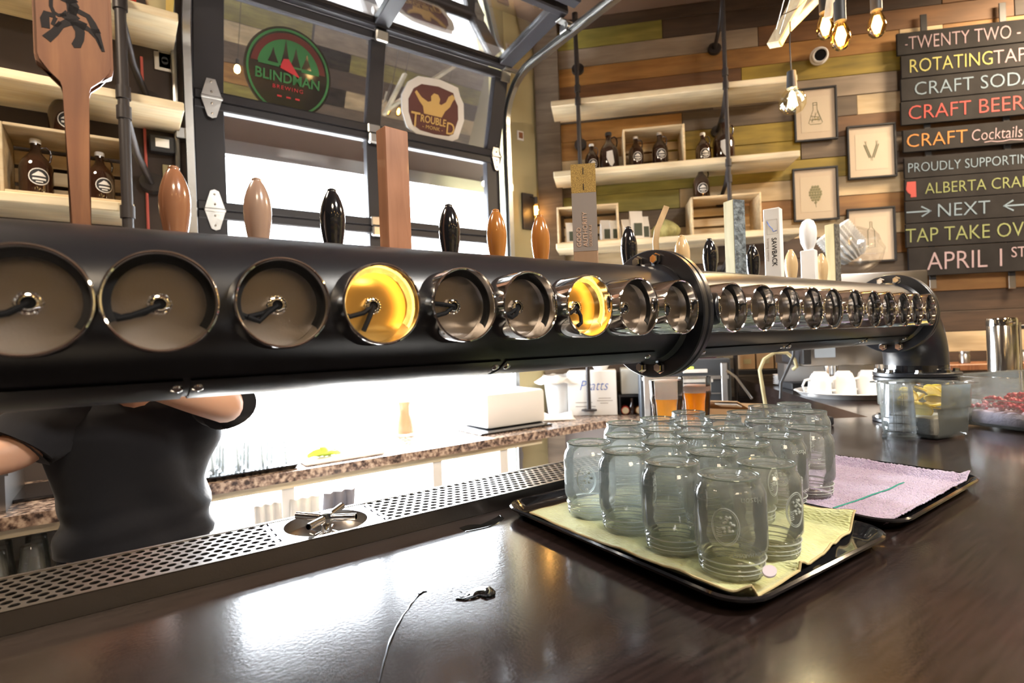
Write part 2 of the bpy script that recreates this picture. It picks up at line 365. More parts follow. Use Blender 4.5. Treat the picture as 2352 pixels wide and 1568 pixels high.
wr = struct(MB().box2((0, .03, 0), (5.25, .16, 3.615)).build('wall_right', M['black'], None, CC, WR))
for i, row in enumerate(rows):
    t = row.split(); u0 = 0; z1 = 3.6125 - RH*i if i else 3.612
    z1 = 3.530 - RH*(i-1) if i else 3.612; z0 = max(3.530 - RH*i, 0)
    for k in range(0, len(t), 2):
        u1 = float(t[k+1]); L = u1-u0-.003; H = z1-z0-.003
        if H < .02: continue
        dy = R_.uniform(-.003, .003)
        MB().box((0, 0, 0), (L, .02, H), .0015).build('plank', PC[t[k]], wr, ((u0+u1)/2, .022+dy, (z0+z1)/2)); u0 = u1
# reflected wall behind the camera: wider boards
for i, rc in enumerate(('GWG', 'DBW', 'PGB', 'BPG', 'YWD', 'WOP', 'OGW', 'WPB', 'YPD', 'WDG', 'BOW')):
    for k in range(3): MB().box((0, 0, 0), (3.36, .02, .29), .002).build('plank', PC[rc[k]], wf, (-2.35+3.4*k+(.7 if i % 2 else 0)*(k < 2), -4.42-.004*(i % 2), 3.3-.3*i))
struct(MB().box((.085, -.012, 1.8), (.17, .05, 3.61), .003).build('trim_1', PC['W'], None, CC, WR))

# dark soffit outside over the lower part of the door, string of patio lights
struct(slab('trim_2', (-1.5, 3.55, 2.55), (4.6, 3.68, 3.9), M['taupe'])); struct(slab('trim_3', (-1.5, 3.2, 3.8), (4.6, 3.68, 3.9), M['taupe']))
struct(slab('trim_4', (-1.5, 3.50, 2.515), (4.6, 3.56, 2.60), M['galv']))

# ------------------------------------------------------------------ overhead glass door
XS = [(.31, .44), (1.165, 1.25), (1.985, 2.085)]
door = thing('door_1', None, None, (0, 0, 0), kind='structure')
TZ, TA = 2.60, math.atan2(.147, .51)
def tilt(x, s, d=0): return Vector((x, YW - s*math.sin(TA) + d*math.cos(TA), TZ + s*math.cos(TA) + d*math.sin(TA)))
RX = Matrix.Rotation(TA, 3, 'X')
def section(z0, z1):
    for a, b in XS: MB().box2((a, 2.985, z0), (b, 3.035, z1), .003).build('stile', M['frame'], door)
    for z in (z0, z1-.045): MB().box2((.31, 2.98, z+.001), (2.085, 3.03, z+.045), .006).build('rail', M['frame'], door)
    for a, b in ((.44, 1.165), (1.25, 1.985)): MB().box2((a, 3.008, z0+.04), (b, 3.013, z1-.04)).build('pane', M['winpane'] if z1 < 2.2 else M['pane'], door)
for z0, z1 in ((1.535, 2.06), (2.06, 2.595)): section(z0, z1)      # the door stands half open
for a, b in XS: MB().box(tilt((a+b)/2, .265, .01), (b-a, .05, .53), .003, RX).build('stile', M['frame'], door)
for s in (.023, .507): MB().box(tilt(1.2, s, .005), (1.775, .05, .046), .006, RX).build('rail', M['frame'], door)
for a, b in ((.44, 1.165), (1.25, 1.985)): MB().box(tilt((a+b)/2, .265, .01), (b-a, .005, .45), 0, RX).build('pane', M['pane'], door)
# top section lies nearly flat on the horizontal track
T0 = tilt(0, .54); TB = math.radians(8)
def flat(x, s, d=0): return Vector((x, T0.y - s*math.cos(TB) - d*math.sin(TB), T0.z + s*math.sin(TB) + d*math.cos(TB)))
RF = Matrix.Rotation(-TB, 3, 'X')
for a, b in XS: MB().box(flat((a+b)/2, .30, .02), (b-a, .60, .05), .004, RF).build('stile', M['frame'], door)
for s in (.025, .575): MB().box(flat(1.2, s, .015), (1.775, .05, .055), .008, RF).build('rail', M['frame'], door)
for a, b in ((.44, 1.165), (1.25, 1.985)): MB().box(flat((a+b)/2, .30, .02), (b-a, .50, .005), 0, RF).build('pane', M['pane'], door)
MB().box(flat(1.2, .66, .03), (1.80, .07, .075), .01, RF).build('rail', M['frame'], door)
# hinges: pointed plates on the outer stiles, folded ones on the centre stile
def hinge(c, w, h, rot=None):
    m = MB(); o = [(-w*.22, -h/2+.008), (0, -h/2), (w*.22, -h/2+.008), (w/2, -.012), (w/2, .012), (w*.22, h/2-.008), (0, h/2), (-w*.22, h/2-.008), (-w/2, .012), (-w/2, -.012)]
    m.prism(o, 0, .004, Matrix.Translation(c) @ ((rot.to_4x4()) if rot else Matrix()) @ Matrix.Rotation(PI/2, 4, 'X'))
    m.box(Vector(c)+Vector((0, -.006, 0)), (w*1.15, .012, .016), .004)
    for dz in (-h*.38, h*.38, -h*.14, h*.14): m.ball(Vector(c)+Vector((0, -.004, dz)), .006, 1)
    m.build('hinge', M['galv'], door)
for z in (2.60, 2.06, 1.535): hinge((.385, 2.962 if z > 2.5 else 2.980, z), .085, .20)
for z in (2.06, 1.535): hinge((2.055, 2.982, z), .07, .19)
hinge((2.055, 2.972, 2.60), .07, .19)
for z in (2.585, 2.055, 1.53):
    m = MB(); m.box((1.208, 2.972, z+.03), (.075, .02, .055), .006); m.box((1.208, 2.962, z-.03), (.075, .035, .06), .008); m.build('hinge', M['galv'], door)
p = tilt(1.208, .53, -.03); m = MB(); m.box(p+Vector((0, 0, .035)), (.075, .025, .06), .006, RX); m.box(p+Vector((0, -.01, -.03)), (.075, .04, .06), .008, RX); m.build('hinge', M['galv'], door)
p = tilt(2.06, .53, -.02); m = MB(); m.box(p, (.07, .012, .12), .003, RX); m.box(p+Vector((.03, -.02, .01)), (.12, .03, .02), .003); m.build('hinge', M['galv'], door)
p = flat(2.07, .56, -.03); m = MB(); m.box(p+Vector((.02, 0, 0)), (.09, .05, .006), .002); m.box(p+Vector((.05, .02, -.02)), (.05, .06, .05), .004); m.cyl(p+Vector((.03, 0, -.02)), p+Vector((.11, 0, -.02)), .02, seg=14); m.build('hinge', M['galv'], door)
# tracks
def track(x, side):
    pts = [(x, 2.945, 0.03), (x, 2.945, 2.80)]
    R = .30
    for k in range(1, 9):
        a = k/8*PI/2*.97; pts.append((x, 2.945-R+R*math.cos(a), 2.80+R*math.sin(a)))
    pts.append((x, 1.75, 3.135)); pts.append((x, .6, 3.18))
    m = MB(); P = [Vector(p) for p in pts]; rings = []
    sec = [(-.016, -.024), (.016, -.024), (.016, -.014), (-.008, -.014), (-.008, .014), (.016, .014), (.016, .024), (-.016, .024)]
    for i, p in enumerate(P):
        t = (P[min(i+1, len(P)-1)]-P[max(i-1, 0)]).normalized(); nn = Vector((1, 0, 0)).cross(t).normalized()
        rings.append([p+Vector((a*side, 0, 0))+nn*b for a, b in sec])
    m.loft(rings); return m.build('track', M['galv'], door)
track(2.125, -1); track(.285, 1)
m = MB()
for z in (.6, 1.2, 1.8, 2.4): m.box((2.15, 2.97, z), (.03, .06, .05), .003); m.box((.255, 2.97, z), (.05, .06, .05), .003)
m.box((.225, 2.93, 2.1), (.05, .03, .09), .003)
m.build('track_bracket', M['galv'], door)
MB().tube([(.235, 2.97, z) for z in (.1, 1.5, 2.4, 3.1)], .012, 8).build('conduit', M['galv'], door)

# ================================================================== BAR
CT = 1.07
bar = thing('bar_counter', 'long dark stained wooden bar with a glossy top, turning towards the planked wall', 'bar', (0, 0, 0))
A_ = (2.04, .80); tt = (5.40-A_[0]-A_[1])/(2*S2)
poly = [(-1.9, -.32), (2.95, -.32), (2.95, .25)]
xe = (5.40+2.70)/2; poly += [(xe, 5.40-xe)]
poly += [(A_[0]+tt*S2, A_[1]+tt*S2), A_, (1.82, .945), (-1.9, .945)]
MB().prism(poly, CT-.045, CT).build('bar_top', M['counter'], bar)
ins = [(-1.9, -.10), (2.80, -.10), (2.80, .32), (xe-.13, 5.40-xe+.10), (A_[0]+tt*S2-.01, A_[1]+tt*S2-.02), (A_[0]+.03, A_[1]-.02), (1.80, .91), (-1.9, .91)]
MB().prism(ins, .0, CT-.045).build('bar_front', M['counter'], bar)

# stainless drip tray with punched holes, glass rinser set into it
dy0, dy1, dzt = .808, .936, 1.096
dt = thing('drip_tray', 'long perforated stainless drip tray at the back edge of the bar, under the tap pipe', 'drip tray', (0, 0, CT))
XA, XB = -1.0, 1.04; h = dzt-CT
m = MB(); m.box2((XA, dy0, .0003), (XB, dy0+.002, h)); m.box2((XA, dy1-.002, .0003), (XB, dy1, h)); m.box2((XB-.002, dy0, .0003), (XB, dy1, h)); m.build('tray_body', mat('dull_steel', (.22, .20, .19), .34, 1, bump=.04, bscale=300), dt)
MB().box2((XA+.002, dy0+.002, .0003), (XB-.002, dy1-.002, .002)).build('tray_floor', M['black'], dt)  # black colour stands in for the shade seen through the holes
RC = (.252, (dy0+dy1)/2)
def holes():
    V = []; F = []
    px, py, r = .0158, .0142, .0057; nr = 8; y0 = (dy0+dy1)/2 - (nr-1)/2*py
    def quadgrid(cx, cy, hole):
        b = len(V); n = 12
        for k in range(n):
            a = 2*PI*(k+.5)/n; ux, uy = math.cos(a), math.sin(a); s = 1/max(abs(ux), abs(uy))
            V.append((cx+ux*s*px/2, cy+uy*s*py/2, 0))
        if not hole: F.append(tuple(b+k for k in range(n))); return
        for k in range(n):
            a = 2*PI*(k+.5)/n; V.append((cx+r*math.cos(a), cy+r*math.sin(a), 0))
        for k in range(n):
            a = 2*PI*(k+.5)/n; V.append((cx+r*math.cos(a), cy+r*math.sin(a), -.0016))
        for k in range(n):
            k2 = (k+1) % n; F.append((b+k, b+k2, b+n+k2, b+n+k)); F.append((b+n+k, b+n+k2, b+2*n+k2, b+2*n+k))
    for j in range(nr):
        i = 0; x = XA + px/2 + (px/2 if j % 2 else 0)
        while x < XB-px*.6:
            cy = y0+j*py; d = math.hypot(x-RC[0], cy-RC[1])
            if abs(x-RC[0]) > .078: quadgrid(x, cy, d > .064+.012)
            x += px
    return V, F, px, y0-py/2, y0+(nr-.5)*py
V, F, pxx, ya, yb = holes()
me = bpy.data.meshes.new('perforated_plate'); me.from_pydata(V, [], F); me.materials.append(M['steel'])
pl = bpy.data.objects.new('perforated_plate', me); col.objects.link(pl); pl.parent = dt; pl.location = (0, 0, h)
# flat rims and the plate round the rinser
m = MB(); m.box2((XA, dy0, h-.0008), (XB, ya, h+.0008)); m.box2((XA, yb, h-.0008), (XB, dy1, h+.0008))
n = 48; rr = .0625; xa, xb = RC[0]-.0835, RC[0]+.0835
vo, vi = [], []
for k in range(n):
    a = 2*PI*k/n; ux, uy = math.cos(a), math.sin(a); s = min((xb-RC[0])/max(abs(ux), 1e-6), (yb-RC[1])/max(abs(uy), 1e-6))
    vo.append(m.bm.verts.new((RC[0]+ux*s, RC[1]+uy*s, h))); s2 = min(rr, s-.0002); vi.append(m.bm.verts.new((RC[0]+ux*s2, RC[1]+uy*s2, h)))
for k in range(n):
    k2 = (k+1) % n
    try: m.bm.faces.new((vo[k], vo[k2], vi[k2], vi[k]))
    except ValueError: pass
m.build('tray_rim', M['steel'], dt)
gr = thing('glass_rinser', 'chrome star-shaped glass rinser sunk in the perforated drip tray', 'rinser', (RC[0], RC[1], CT+.003))
MB().lathe([(0, .0), (.045, .0), (.060, .006), (.0618, .0225)], seg=40).build('bowl', M['steel'], gr)
m = MB(); m.lathe([(.022, .0005), (.020, .006), (.009, .010), (.007, .018), (.010, .024), (.0125, .031), (.009, .037), (0, .039)], seg=24); m.build('hub', M['chrome'], gr)
for a in (.42, .42+PI/2, .42+PI, .42+3*PI/2):
    d = Vector((math.cos(a+.35), math.sin(a+.35), 0))
    m = MB(); m.lathe([(.0055, 0), (.0055, .045), (.004, .045), (.004, .008), (0, .008)], Vector((0, 0, .030))+d*.006, d+Vector((0, 0, .06)), 16); m.build('spray_arm', M['chrome'], gr)
for a in (.9, 2.4, 4.0, 5.6): MB().cyl((.014*math.cos(a), .014*math.sin(a), .004), (.026*math.cos(a), .026*math.sin(a), .008), .004, seg=10).build('spray_nozzle', M['chrome'], gr)
bt = thing('drip_tray', 'shorter black drip tray with a perforated top behind the far jars', 'drip tray', (0, 0, CT))
m = MB(); m.box2((1.10, .80, .0005), (1.80, .935, .028), .006, 2); m.build('tray_body', M['dark_plastic'], bt)
m = MB()
for i in range(48):
    for j in range(9): m.cyl((1.115+i*.0142+(.007 if j % 2 else 0), .812+j*.0136, .0278), (1.115+i*.0142+(.007 if j % 2 else 0), .812+j*.0136, .030), .0045, .0035, 6)
o = m.build('stud', M['blackgloss'], bt); o['kind'] = 'stuff'

# ------------------------------------------------------------------ tap pipe
PD, PR, PZ = .657, .0847, 1.410
tp = thing('tap_tower', 'huge satin black pipe running over the bar with twenty round chrome-rimmed tap windows', 'tap tower', (0, 0, CT))
Lc = lambda x, y, z: Vector((x, y, z-CT))
XF0, XF1, XF2 = -.125, .793, 1.863
MB().cyl(Lc(-1.4, PD, PZ), Lc(XF0, PD, PZ), PR, seg=64).build('pipe_segment', M['pipe'], tp)
MB().cyl(Lc(XF0, PD, PZ), Lc(XF1, PD, PZ), PR, seg=64, cap=False).build('pipe_segment', M['pipe'], tp)
MB().cyl(Lc(XF1, PD, PZ), Lc(XF2, PD, PZ), PR, seg=64, cap=False).build('pipe_segment', M['pipe'], tp)
def boltp(p, ax, parent):
    p = Vector(p); ax = Vector(ax).normalized(); m = MB(); m.lathe([(0, 0), (.0115, 0), (.0115, .002), (.0088, .002), (.0088, .0085), (.0075, .0100), (0, .0100)], p, ax, 6); return m.build('bolt', M['chrome'], parent, ang=20)
def flange(c, ax, r=.1155, t=.013):
    f = MB(); f.lathe([(PR*.98, 0), (r-.002, 0), (r, .002), (r, t-.002), (r-.002, t), (PR*.98, t)], c, ax, 72, close=True); return f.build('flange', M['pipe'], tp)
for X in (XF0-.018, XF1, XF2):
    flange(Lc(X-.014, PD, PZ), (1, 0, 0)); flange(Lc(X+.001, PD, PZ), (1, 0, 0))
    MB().lathe([(PR-.001, -.010), (PR+.0065, -.002), (PR+.0065, .002)], Lc(X-.016, PD, PZ), (1, 0, 0), 48).build('weld', M['pipe'], tp)
    for a in (102, 78, -102, -78, 0, 180-360):
        if a in (0, -180): continue
        y = math.cos(math.radians(a))*.099; z = math.sin(math.radians(a))*.099
        for s in (-1, 1): boltp(Lc(X-.014 if s < 0 else X+.014, PD+y, PZ+z), (s, 0, 0), tp)
# lower cover plates on the front underside, with button screws
def arcplate(x0, x1):
    m = MB(); rg = []
    for X in (x0, x1):
        for r in ((PR+.0004, PR+.0022) if X == x0 else (PR+.0022, PR+.0004)):
            rg.append([Lc(X, PD-r*math.cos(math.radians(a)), PZ+r*math.sin(math.radians(a))) for a in range(-128, -49, 3)])
    m.loft(rg, cap=False, closed=False)
    m.loft([rg[3], rg[0]], cap=False, closed=False); return m.build('cover_plate', M['pipe'], tp)
sx = lambda x: x*.77
for a, b in ((-.118, .0455), (.052, .412), (.420, .724), (.862, 1.16), (1.168, 1.545), (1.553, 1.83)): arcplate(a, b)
for X in (.0405, .058, .4085, .427, .718, .870, 1.152, 1.176, 1.538, 1.560, 1.82, -.11):
    a = math.radians(-58.5); d = Vector((0, -math.cos(a), math.sin(a)))
    MB().lathe([(0, .0035), (.003, .0032), (.0052, .0018), (.0056, 0)], Lc(X, PD, PZ)+d*(PR+.002), d, 16).build('screw', M['chrome'], tp)
# twenty cups: short chrome tube, brushed plate, hexagon nut, wire
RY = .535
RXS = [-.059, .0275, .124, .2215, .321, .4155, .517, .6155, .713, .853, .9495, 1.04, 1.134, 1.221, 1.325, 1.423, 1.507, 1.599, 1.685, 1.782]
def cup():
    r = .0432; m = MB()
    m.lathe([(r, .10), (r, .004), (r-.0006, .001), (r-.0018, 0), (r-.0030, .001), (r-.0034, .003), (r-.0034, .10)], (0, 0, 0), (0, 1, 0), 64)
    c = m.build('window_ring', M['chrome'], tp)
    p = MB().lathe([(0, .0345), (r-.0035, .0345), (r-.0035, .038), (0, .038)], (0, 0, 0), (0, 1, 0), 48).build('backing_plate', M['plate'], c)
    m = MB(); m.lathe([(.0070, .0345), (.0070, .0335), (.0088, .0330), (.0088, .0300), (.0058, .0285), (.0050, .0285), (.0046, .031), (.0046, .0344)], (0, 0, 0), (0, 1, 0), 24, close=False)
    m.lathe([(.0056, .0285), (.0100, .0315), (.0100, .0346)], (0, 0, 0), (0, 1, 0), 6)
    for k in range(18): m.ball((.0085*math.cos(k*PI/9), .0300, .0085*math.sin(k*PI/9)), .0012, 1)
    m.build('nut', M['chrome'], c); MB().cyl((0, .0300, 0), (0, .0344, 0), .0046, seg=20).build('bore_shade', M['wire'], c); return c  # black disc stands in for the shade inside the nut's hole
c0 = cup()
wires = [[(0, .031, 0), (-.012, .028, -.008), (-.028, .026, -.012), (-.041, .025, -.006)], [(0, .029, -.001), (-.010, .026, -.006), (-.022, .024, -.011), (-.030, .023, -.013), (-.039, .024, -.009)],
         [(0, .029, -.001), (-.010, .026, -.008), (-.018, .024, -.016), (-.028, .023, -.012)], [(0, .029, -.001), (-.006, .026, -.012), (-.014, .024, -.027)],
         [(0, .03, 0), (-.014, .028, .002), (-.030, .024, .003), (-.038, .022, .010)], [(0, .029, -.001), (-.006, .026, -.010), (-.014, .024, -.014), (-.030, .022, -.008)],
         [(0, .029, -.002), (.004, .026, -.012), (.001, .022, -.022), (-.006, .022, -.026)], [(0, .03, -.001), (-.012, .028, -.004), (-.030, .025, -.003)], [(0, .029, -.001), (-.006, .026, -.010), (-.016, .022, -.012)]]
cups = []
for i, X in enumerate(RXS):
    c = c0 if i == 0 else copy_tree(c0, tp); c.location = Lc(X, RY, 1.4137); cups.append(c)
    if i == 13: continue
    MB().tube(wires[i % 9], .0027, 8).build('wire', M['wire'], c)
    a0 = math.radians(-38); m = MB()
    pts = [(.0385*math.cos(a), .018, .0385*math.sin(a)) for a in [math.radians(205-k*8) for k in range(31)]]
    m.tube(pts, .0016, 6, flat=(.5, 3)); m.build('led_strip', M['led'] if i in (3, 6) else M['dark_plastic'], c)
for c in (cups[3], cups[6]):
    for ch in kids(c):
        if ch.name.startswith('backing_plate'): ch.data = ch.data.copy(); ch.data.materials[0] = M['platelit']; ch['label'] = 'backing plate with gold LED light painted in'
for i in (3, 6): light('tap_window_led', 'POINT', (RXS[i], RY+.006, 1.4137+.030), .010 if i == 3 else .005, (1, .62, .2), shadow_soft_size=.003)
MB().lathe([(.036, 0), (.042, .006)], (0, .004, 0), (0, 1, 0), 40).build('dark_cover', M['dark_plastic'], cups[13])
# elbow and riser
XR, ZF = 2.035, 1.215; RB = XR-XF2-.012; m = MB(); rg = []
for k in range(13):
    a = k/12*PI/2; c = Lc(XF2+.012+RB*math.sin(a), PD, PZ-RB+RB*math.cos(a)); n = Vector((math.sin(a), 0, math.cos(a))); sd = Vector((0, 1, 0))
    rg.append([c+(n*math.cos(2*PI*j/40)+sd*math.sin(2*PI*j/40))*PR for j in range(40)])
m.loft(rg, cap=False); m.build('elbow', M['pipe'], tp)
MB().cyl(Lc(XR, PD, CT+.002), Lc(XR, PD, PZ-RB), PR, seg=56, cap=False).build('riser', M['blackgloss'], tp)
for z in (ZF, ZF-.0145): 
    f = MB(); f.lathe([(PR*.98, 0), (.113, 0), (.115, .002), (.115, .011), (.113, .013), (PR*.98, .013)], Lc(XR, PD, z), (0, 0, 1), 64, close=True); f.build('flange', M['pipe'], tp)
f = MB(); f.lathe([(PR*.98, 0), (.118, 0), (.120, .002), (.120, .010), (.118, .012), (PR*.98, .012)], Lc(XR, PD, CT+.0005), (0, 0, 1), 64, close=True); f.build('flange', M['pipe'], tp)
for k in range(8):
    a = math.radians(22.5+45*k); x, y = XR+.100*math.cos(a), PD+.100*math.sin(a)
    boltp(Lc(x, y, ZF+.013), (0, 0, 1), tp); boltp(Lc(x, y, ZF-.0145), (0, 0, -1), tp); boltp(Lc(x, y, CT+.0125), (0, 0, 1), tp)
MB().tube([Lc(XR+.07, PD-.03, 1.35), Lc(XR+.16, PD-.01, 1.33), Lc(XR+.18, PD, 1.28), Lc(XR+.175, PD, 1.20)], [.008, .012, .014, .010], 10).build('cable_clamp', M['dark_plastic'], tp)

# ------------------------------------------------------------------ tap handles (behind the pipe, on the faucets)
HY, HZ = .762, 1.447
def faucet(t):
    m = MB(); m.cyl((0, -.03, -.022), (0, .012, -.022), .009, seg=14); m.cyl((0, .008, -.005), (0, .008, -.06), .008, .006, 14); m.cyl((0, .010, -.058), (0, .022, -.098), .0065, .0055, 14)
    m.lathe([(.0105, -.012), (.012, -.006), (.012, 0), (.009, .006), (.006, .010)], seg=18); m.build('faucet', M['chrome'], t)
HGR = 'beer taps standing along the pipe'
def hx(x, y): return ony(x, y, HY).x
def tear(px, py, m, label, H=.140, w=.017):
    t = thing('beer_tap', label, 'beer tap', (hx(px, py), HY, HZ), 0, HGR)
    lo = 1.515-HZ; V_ = H-lo; pr = [(.0075, .006), (.0100, .010), (.0115, lo-.02), (w*.76, lo)]+[(w*a, lo+V_*b) for a, b in ((.86, .12), (.96, .28), (1, .42), (.985, .52), (.90, .65), (.74, .77), (.55, .87), (.40, .925), (.34, .945), (.37, .960), (.33, .980), (.20, .995), (0, 1))]
    MB().lathe(pr, seg=40).build('grip', m, t, ang=60); faucet(t); return t
tear(404, 532, M['brown'], 'brown glossy teardrop tap handle, first one right of the wooden paddle', .148)
tear(594, 545, M['tan'], 'tan teardrop tap handle standing in front of the bright glass door', .147)
tear(766, 555, M['navy'], 'black teardrop tap handle just left of the tall square wooden block', .146)
tear(1034, 573, M['navy'], 'black teardrop tap handle just right of the tall square wooden block', .146)
tear(1142, 580, M['orange'], 'brown teardrop tap handle, the left one of the brown pair before the grey-printed block', .148)
tear(1243, 588, M['orange'], 'brown teardrop tap handle right beside the GOOD AUTHORITY block', .149)
tear(1446, 602, M['navy'], 'black teardrop tap handle between the GOOD AUTHORITY block and the black flange', .149)
tear(1568, 605, M['beige'], 'beige teardrop tap handle peeking up behind the middle flange', .146)
tear(1632, 622, M['navy'], 'black teardrop tap handle just right of the middle flange', .147)
tear(1730, 630, M['navy'], 'black teardrop tap handle between the mottled wood block and the SAWBACK block', .145)
tear(1818, 637, M['beige'], 'beige teardrop tap handle between the SAWBACK block and the white bottle-shaped handle', .146)
tear(1888, 645, M['beige'], 'beige teardrop tap handle just right of the white bottle-shaped handle', .146)
def blockh(px, py, ptop, w, d, m, label, name='grip', rz=0):
    x = hx(px, py); zt = ony(px, ptop, HY).z; t = thing('beer_tap', label, 'beer tap', (x, HY, HZ), rz, HGR)
    MB().box2((-w/2, -d/2, .010), (w/2, d/2, zt-HZ), .0015).build(name, m, t); faucet(t); return t, zt-HZ
t, H = blockh(910, 568, 303, .040, .026, M['maple'], 'tall plain square block of reddish maple used as a tap handle', rz=.12)
t, H = blockh(1346, 597, 383, .046, .030, wood('light_maple', (.58, .38, .24), (.48, .30, .18), .5, sc=(8, 8, 1)), 'square wooden tap handle with a grey GOOD AUTHORITY label and a gold patterned top', rz=-.74)
MB().box2((-.0232, -.0153, .088), (.0232, -.0148, H-.055), 0).build('grey_label', M['grey'], t)
gold = mat('gold_print', (.58, .38, .10), .5, var=.75, vscale=900, vc=(.14, .08, .02))
MB().box2((-.0232, -.0154, H-.055), (.0232, -.0148, H-.0005), 0).build('patterned_top', gold, t)
ink = mat('copper_lettering', (.66, .46, .34), .5)
for s, xx, z, sz, ofs in (('GOOD', -.0080, .096, .0118, 0), ('AUTHORITY', .0040, .096, .0118, 0), ('GOLDEN ALE', .0125, .096, .0068, 0)):
    text_mesh('lettering', s, sz, ink, t, (xx, -.0158, z), (PI/2, -PI/2, 0), .0002, ofs)
for z in (H-.044, H-.014): MB().box((0, -.0159, z), (.0012, .0004, .012)).build('dash', M['blackink'], t)
# bent stick
x = hx(1507, 582); t = thing('beer_tap', 'bent light wooden stick used as a tap handle, leaning over the middle flange', 'beer tap', (x, HY, HZ), 0, HGR)
m = MB(); m.tube([(0, 0, .01), (0, 0, .125), (.006, 0, .150), (.034, -.004, .200)], .0085, 4, flat=(1, 1)); m.build('grip', M['maple'] if 0 else wood('light_stick', (.50, .34, .17), (.36, .23, .10), .5, sc=(8, 8, 1.5)), t); faucet(t)
# half bark half wood block
x = hx(1690, 625); zt = ony(1690, 463, HY).z-HZ; t = thing('beer_tap', 'square tap handle, pale yellow wood on its left side and mottled grey-blue on its right', 'beer tap', (x, HY, HZ), -.23, HGR)
MB().box2((-.0175, -.0175, .01), (.0175, .0165, zt), .002).build('grip', wood('pale_aspen', (.62, .56, .32), (.45, .40, .22), .5, sc=(8, 8, 1)), t)
MB().box2((-.0170, -.0186, .012), (.0170, -.0166, zt-.001), 0).build('mottled_side', mat('mottled_bark', (.20, .24, .26), .6, var=.7, vscale=90, bump=.4, bscale=150), t)
faucet(t)
# SAWBACK
x = hx(1780, 635); zt = ony(1783, 482, HY).z-HZ; t = thing('beer_tap', 'white square tap handle lettered SAWBACK in black under a small blue mountain line', 'beer tap', (x, HY, HZ), -1.32, HGR)
MB().box2((-.020, -.015, .01), (.020, .015, zt), .0015).build('grip', M['white'], t)
text_mesh('lettering', 'SAWBACK', .0170, M['blackink'], t, (-.001, -.0152, zt-.078), (PI/2, PI/2, 0), .0002, .0003, sx=.92)
text_mesh('lettering', 'brewing company', .0085, M['grey'], t, (-.0125, -.0152, zt-.078), (PI/2, PI/2, 0), .0002)
m = MB(); o = [(-.012, -.068), (-.012, -.030), (.014, -.030), (.014, -.068)]
m.tube([(a, -.0152, zt+b) for a, b in o], .0004, 4, closed=True); m.build('logo_frame', M['grey'], t)
MB().tube([(-.011, -.0154, zt-.033), (-.006, -.0154, zt-.045), (.001, -.0154, zt-.054), (.004, -.0154, zt-.062), (.012, -.0154, zt-.060)], .0009, 5).build('mountain_line', M['blueink'], t)
faucet(t)
# white bottle-opener shaped
x = hx(1860, 641); t = thing('beer_tap', 'white square-shafted tap handle topped by a glossy rounded bulb', 'beer tap', (x, HY, HZ), -1.36, HGR)
MB().box2((-.019, -.014, .01), (.019, .014, .150), .002).build('shaft', M['white'], t)
MB().lathe([(.011, .150), (.0135, .156), (.020, .172), (.0225, .195), (.021, .217), (.015, .232), (.006, .2385), (0, .239)], seg=28).build('bulb', M['white'], t, ang=60); faucet(t)
t, H = blockh(1915, 647, 517, .028, .028, wood('pale_aspen2', (.66, .58, .33), (.50, .42, .22), .5, sc=(8, 8, 1)), 'narrow pale wooden tap handle with dark mottled side, last of the row', rz=-.08)
MB().box2((-.0135, -.0152, .012), (.0135, -.0142, H-.001), 0).build('mottled_side', mat('mottled_bark2', (.14, .13, .11), .6, var=.7, vscale=120), t)
# carved paddle with burnt drawing
x = hx(186, 515); t = thing('beer_tap', 'tall wooden paddle tap handle with a dark burnt drawing on its blade', 'beer tap', (x, HY, HZ), .05, HGR)
def pz(y): return ony(185, y, HY).z-HZ
blade = [(.0085, .01), (.0085, pz(215)), (.0105, pz(200)), (.020, pz(180)), (.0325, pz(165)), (.034, pz(150)), (.034, pz(-60)), (.030, pz(-85)), (.018, pz(-105)), (0, pz(-112))]
out = blade + [(-a, b) for a, b in blade[-2::-1]]
m = MB(); m.prism(out, -.009, .009, Matrix.Rotation(PI/2, 4, 'X')); bmesh.ops.bevel(m.bm, geom=[e for e in m.bm.edges if abs(e.verts[0].co.y-e.verts[1].co.y) < 1e-6], offset=.003, segments=2, affect='EDGES')
m.build('paddle', M['walnut'], t); faucet(t)
def stroke(pts, w):
    m = MB(); P = [ony(a, b, HY) for a, b in pts]; rr = w if isinstance(w, list) else [w]*len(pts)
    rr = [q*.78 for q in rr]; return ribbon(m, [(p.x-x, p.z-HZ) for p in P], rr, -.0090, .0004)
for pts, w in ([(118, 8), (118, 25), (124, 38), (135, 45), (150, 44)], .0022), ([(106, 70), (104, 55), (108, 42), (125, 46)], [.0045, .005, .0045, .003]), ([(128, 52), (122, 66), (130, 70), (138, 62)], .0022), \
        ([(150, -10), (160, 8), (168, 24), (166, 38)], [.004, .006, .007, .005]), ([(146, 8), (158, 14), (172, 10)], .0035), ([(165, 30), (180, 35), (202, 46), (212, 62), (220, 80)], [.006, .0035, .0035, .0042, .005]), \
        ([(220, 80), (228, 100), (236, 124)], [.005, .003, .002]), ([(112, 96), (126, 84), (140, 68), (158, 60), (176, 61), (190, 68)], [.0055, .0048, .004, .0048, .005, .006]), ([(176, 66), (184, 82), (183, 98), (176, 112), (171, 113)], [.006, .0055, .005, .0052, .003]), \
        ([(190, 68), (206, 78), (222, 96), (232, 118)], [.005, .003, .002, .0015]), ([(150, 44), (160, 52), (170, 46)], .006):
    stroke(pts, w).build('burnt_drawing', M['burn'], t)

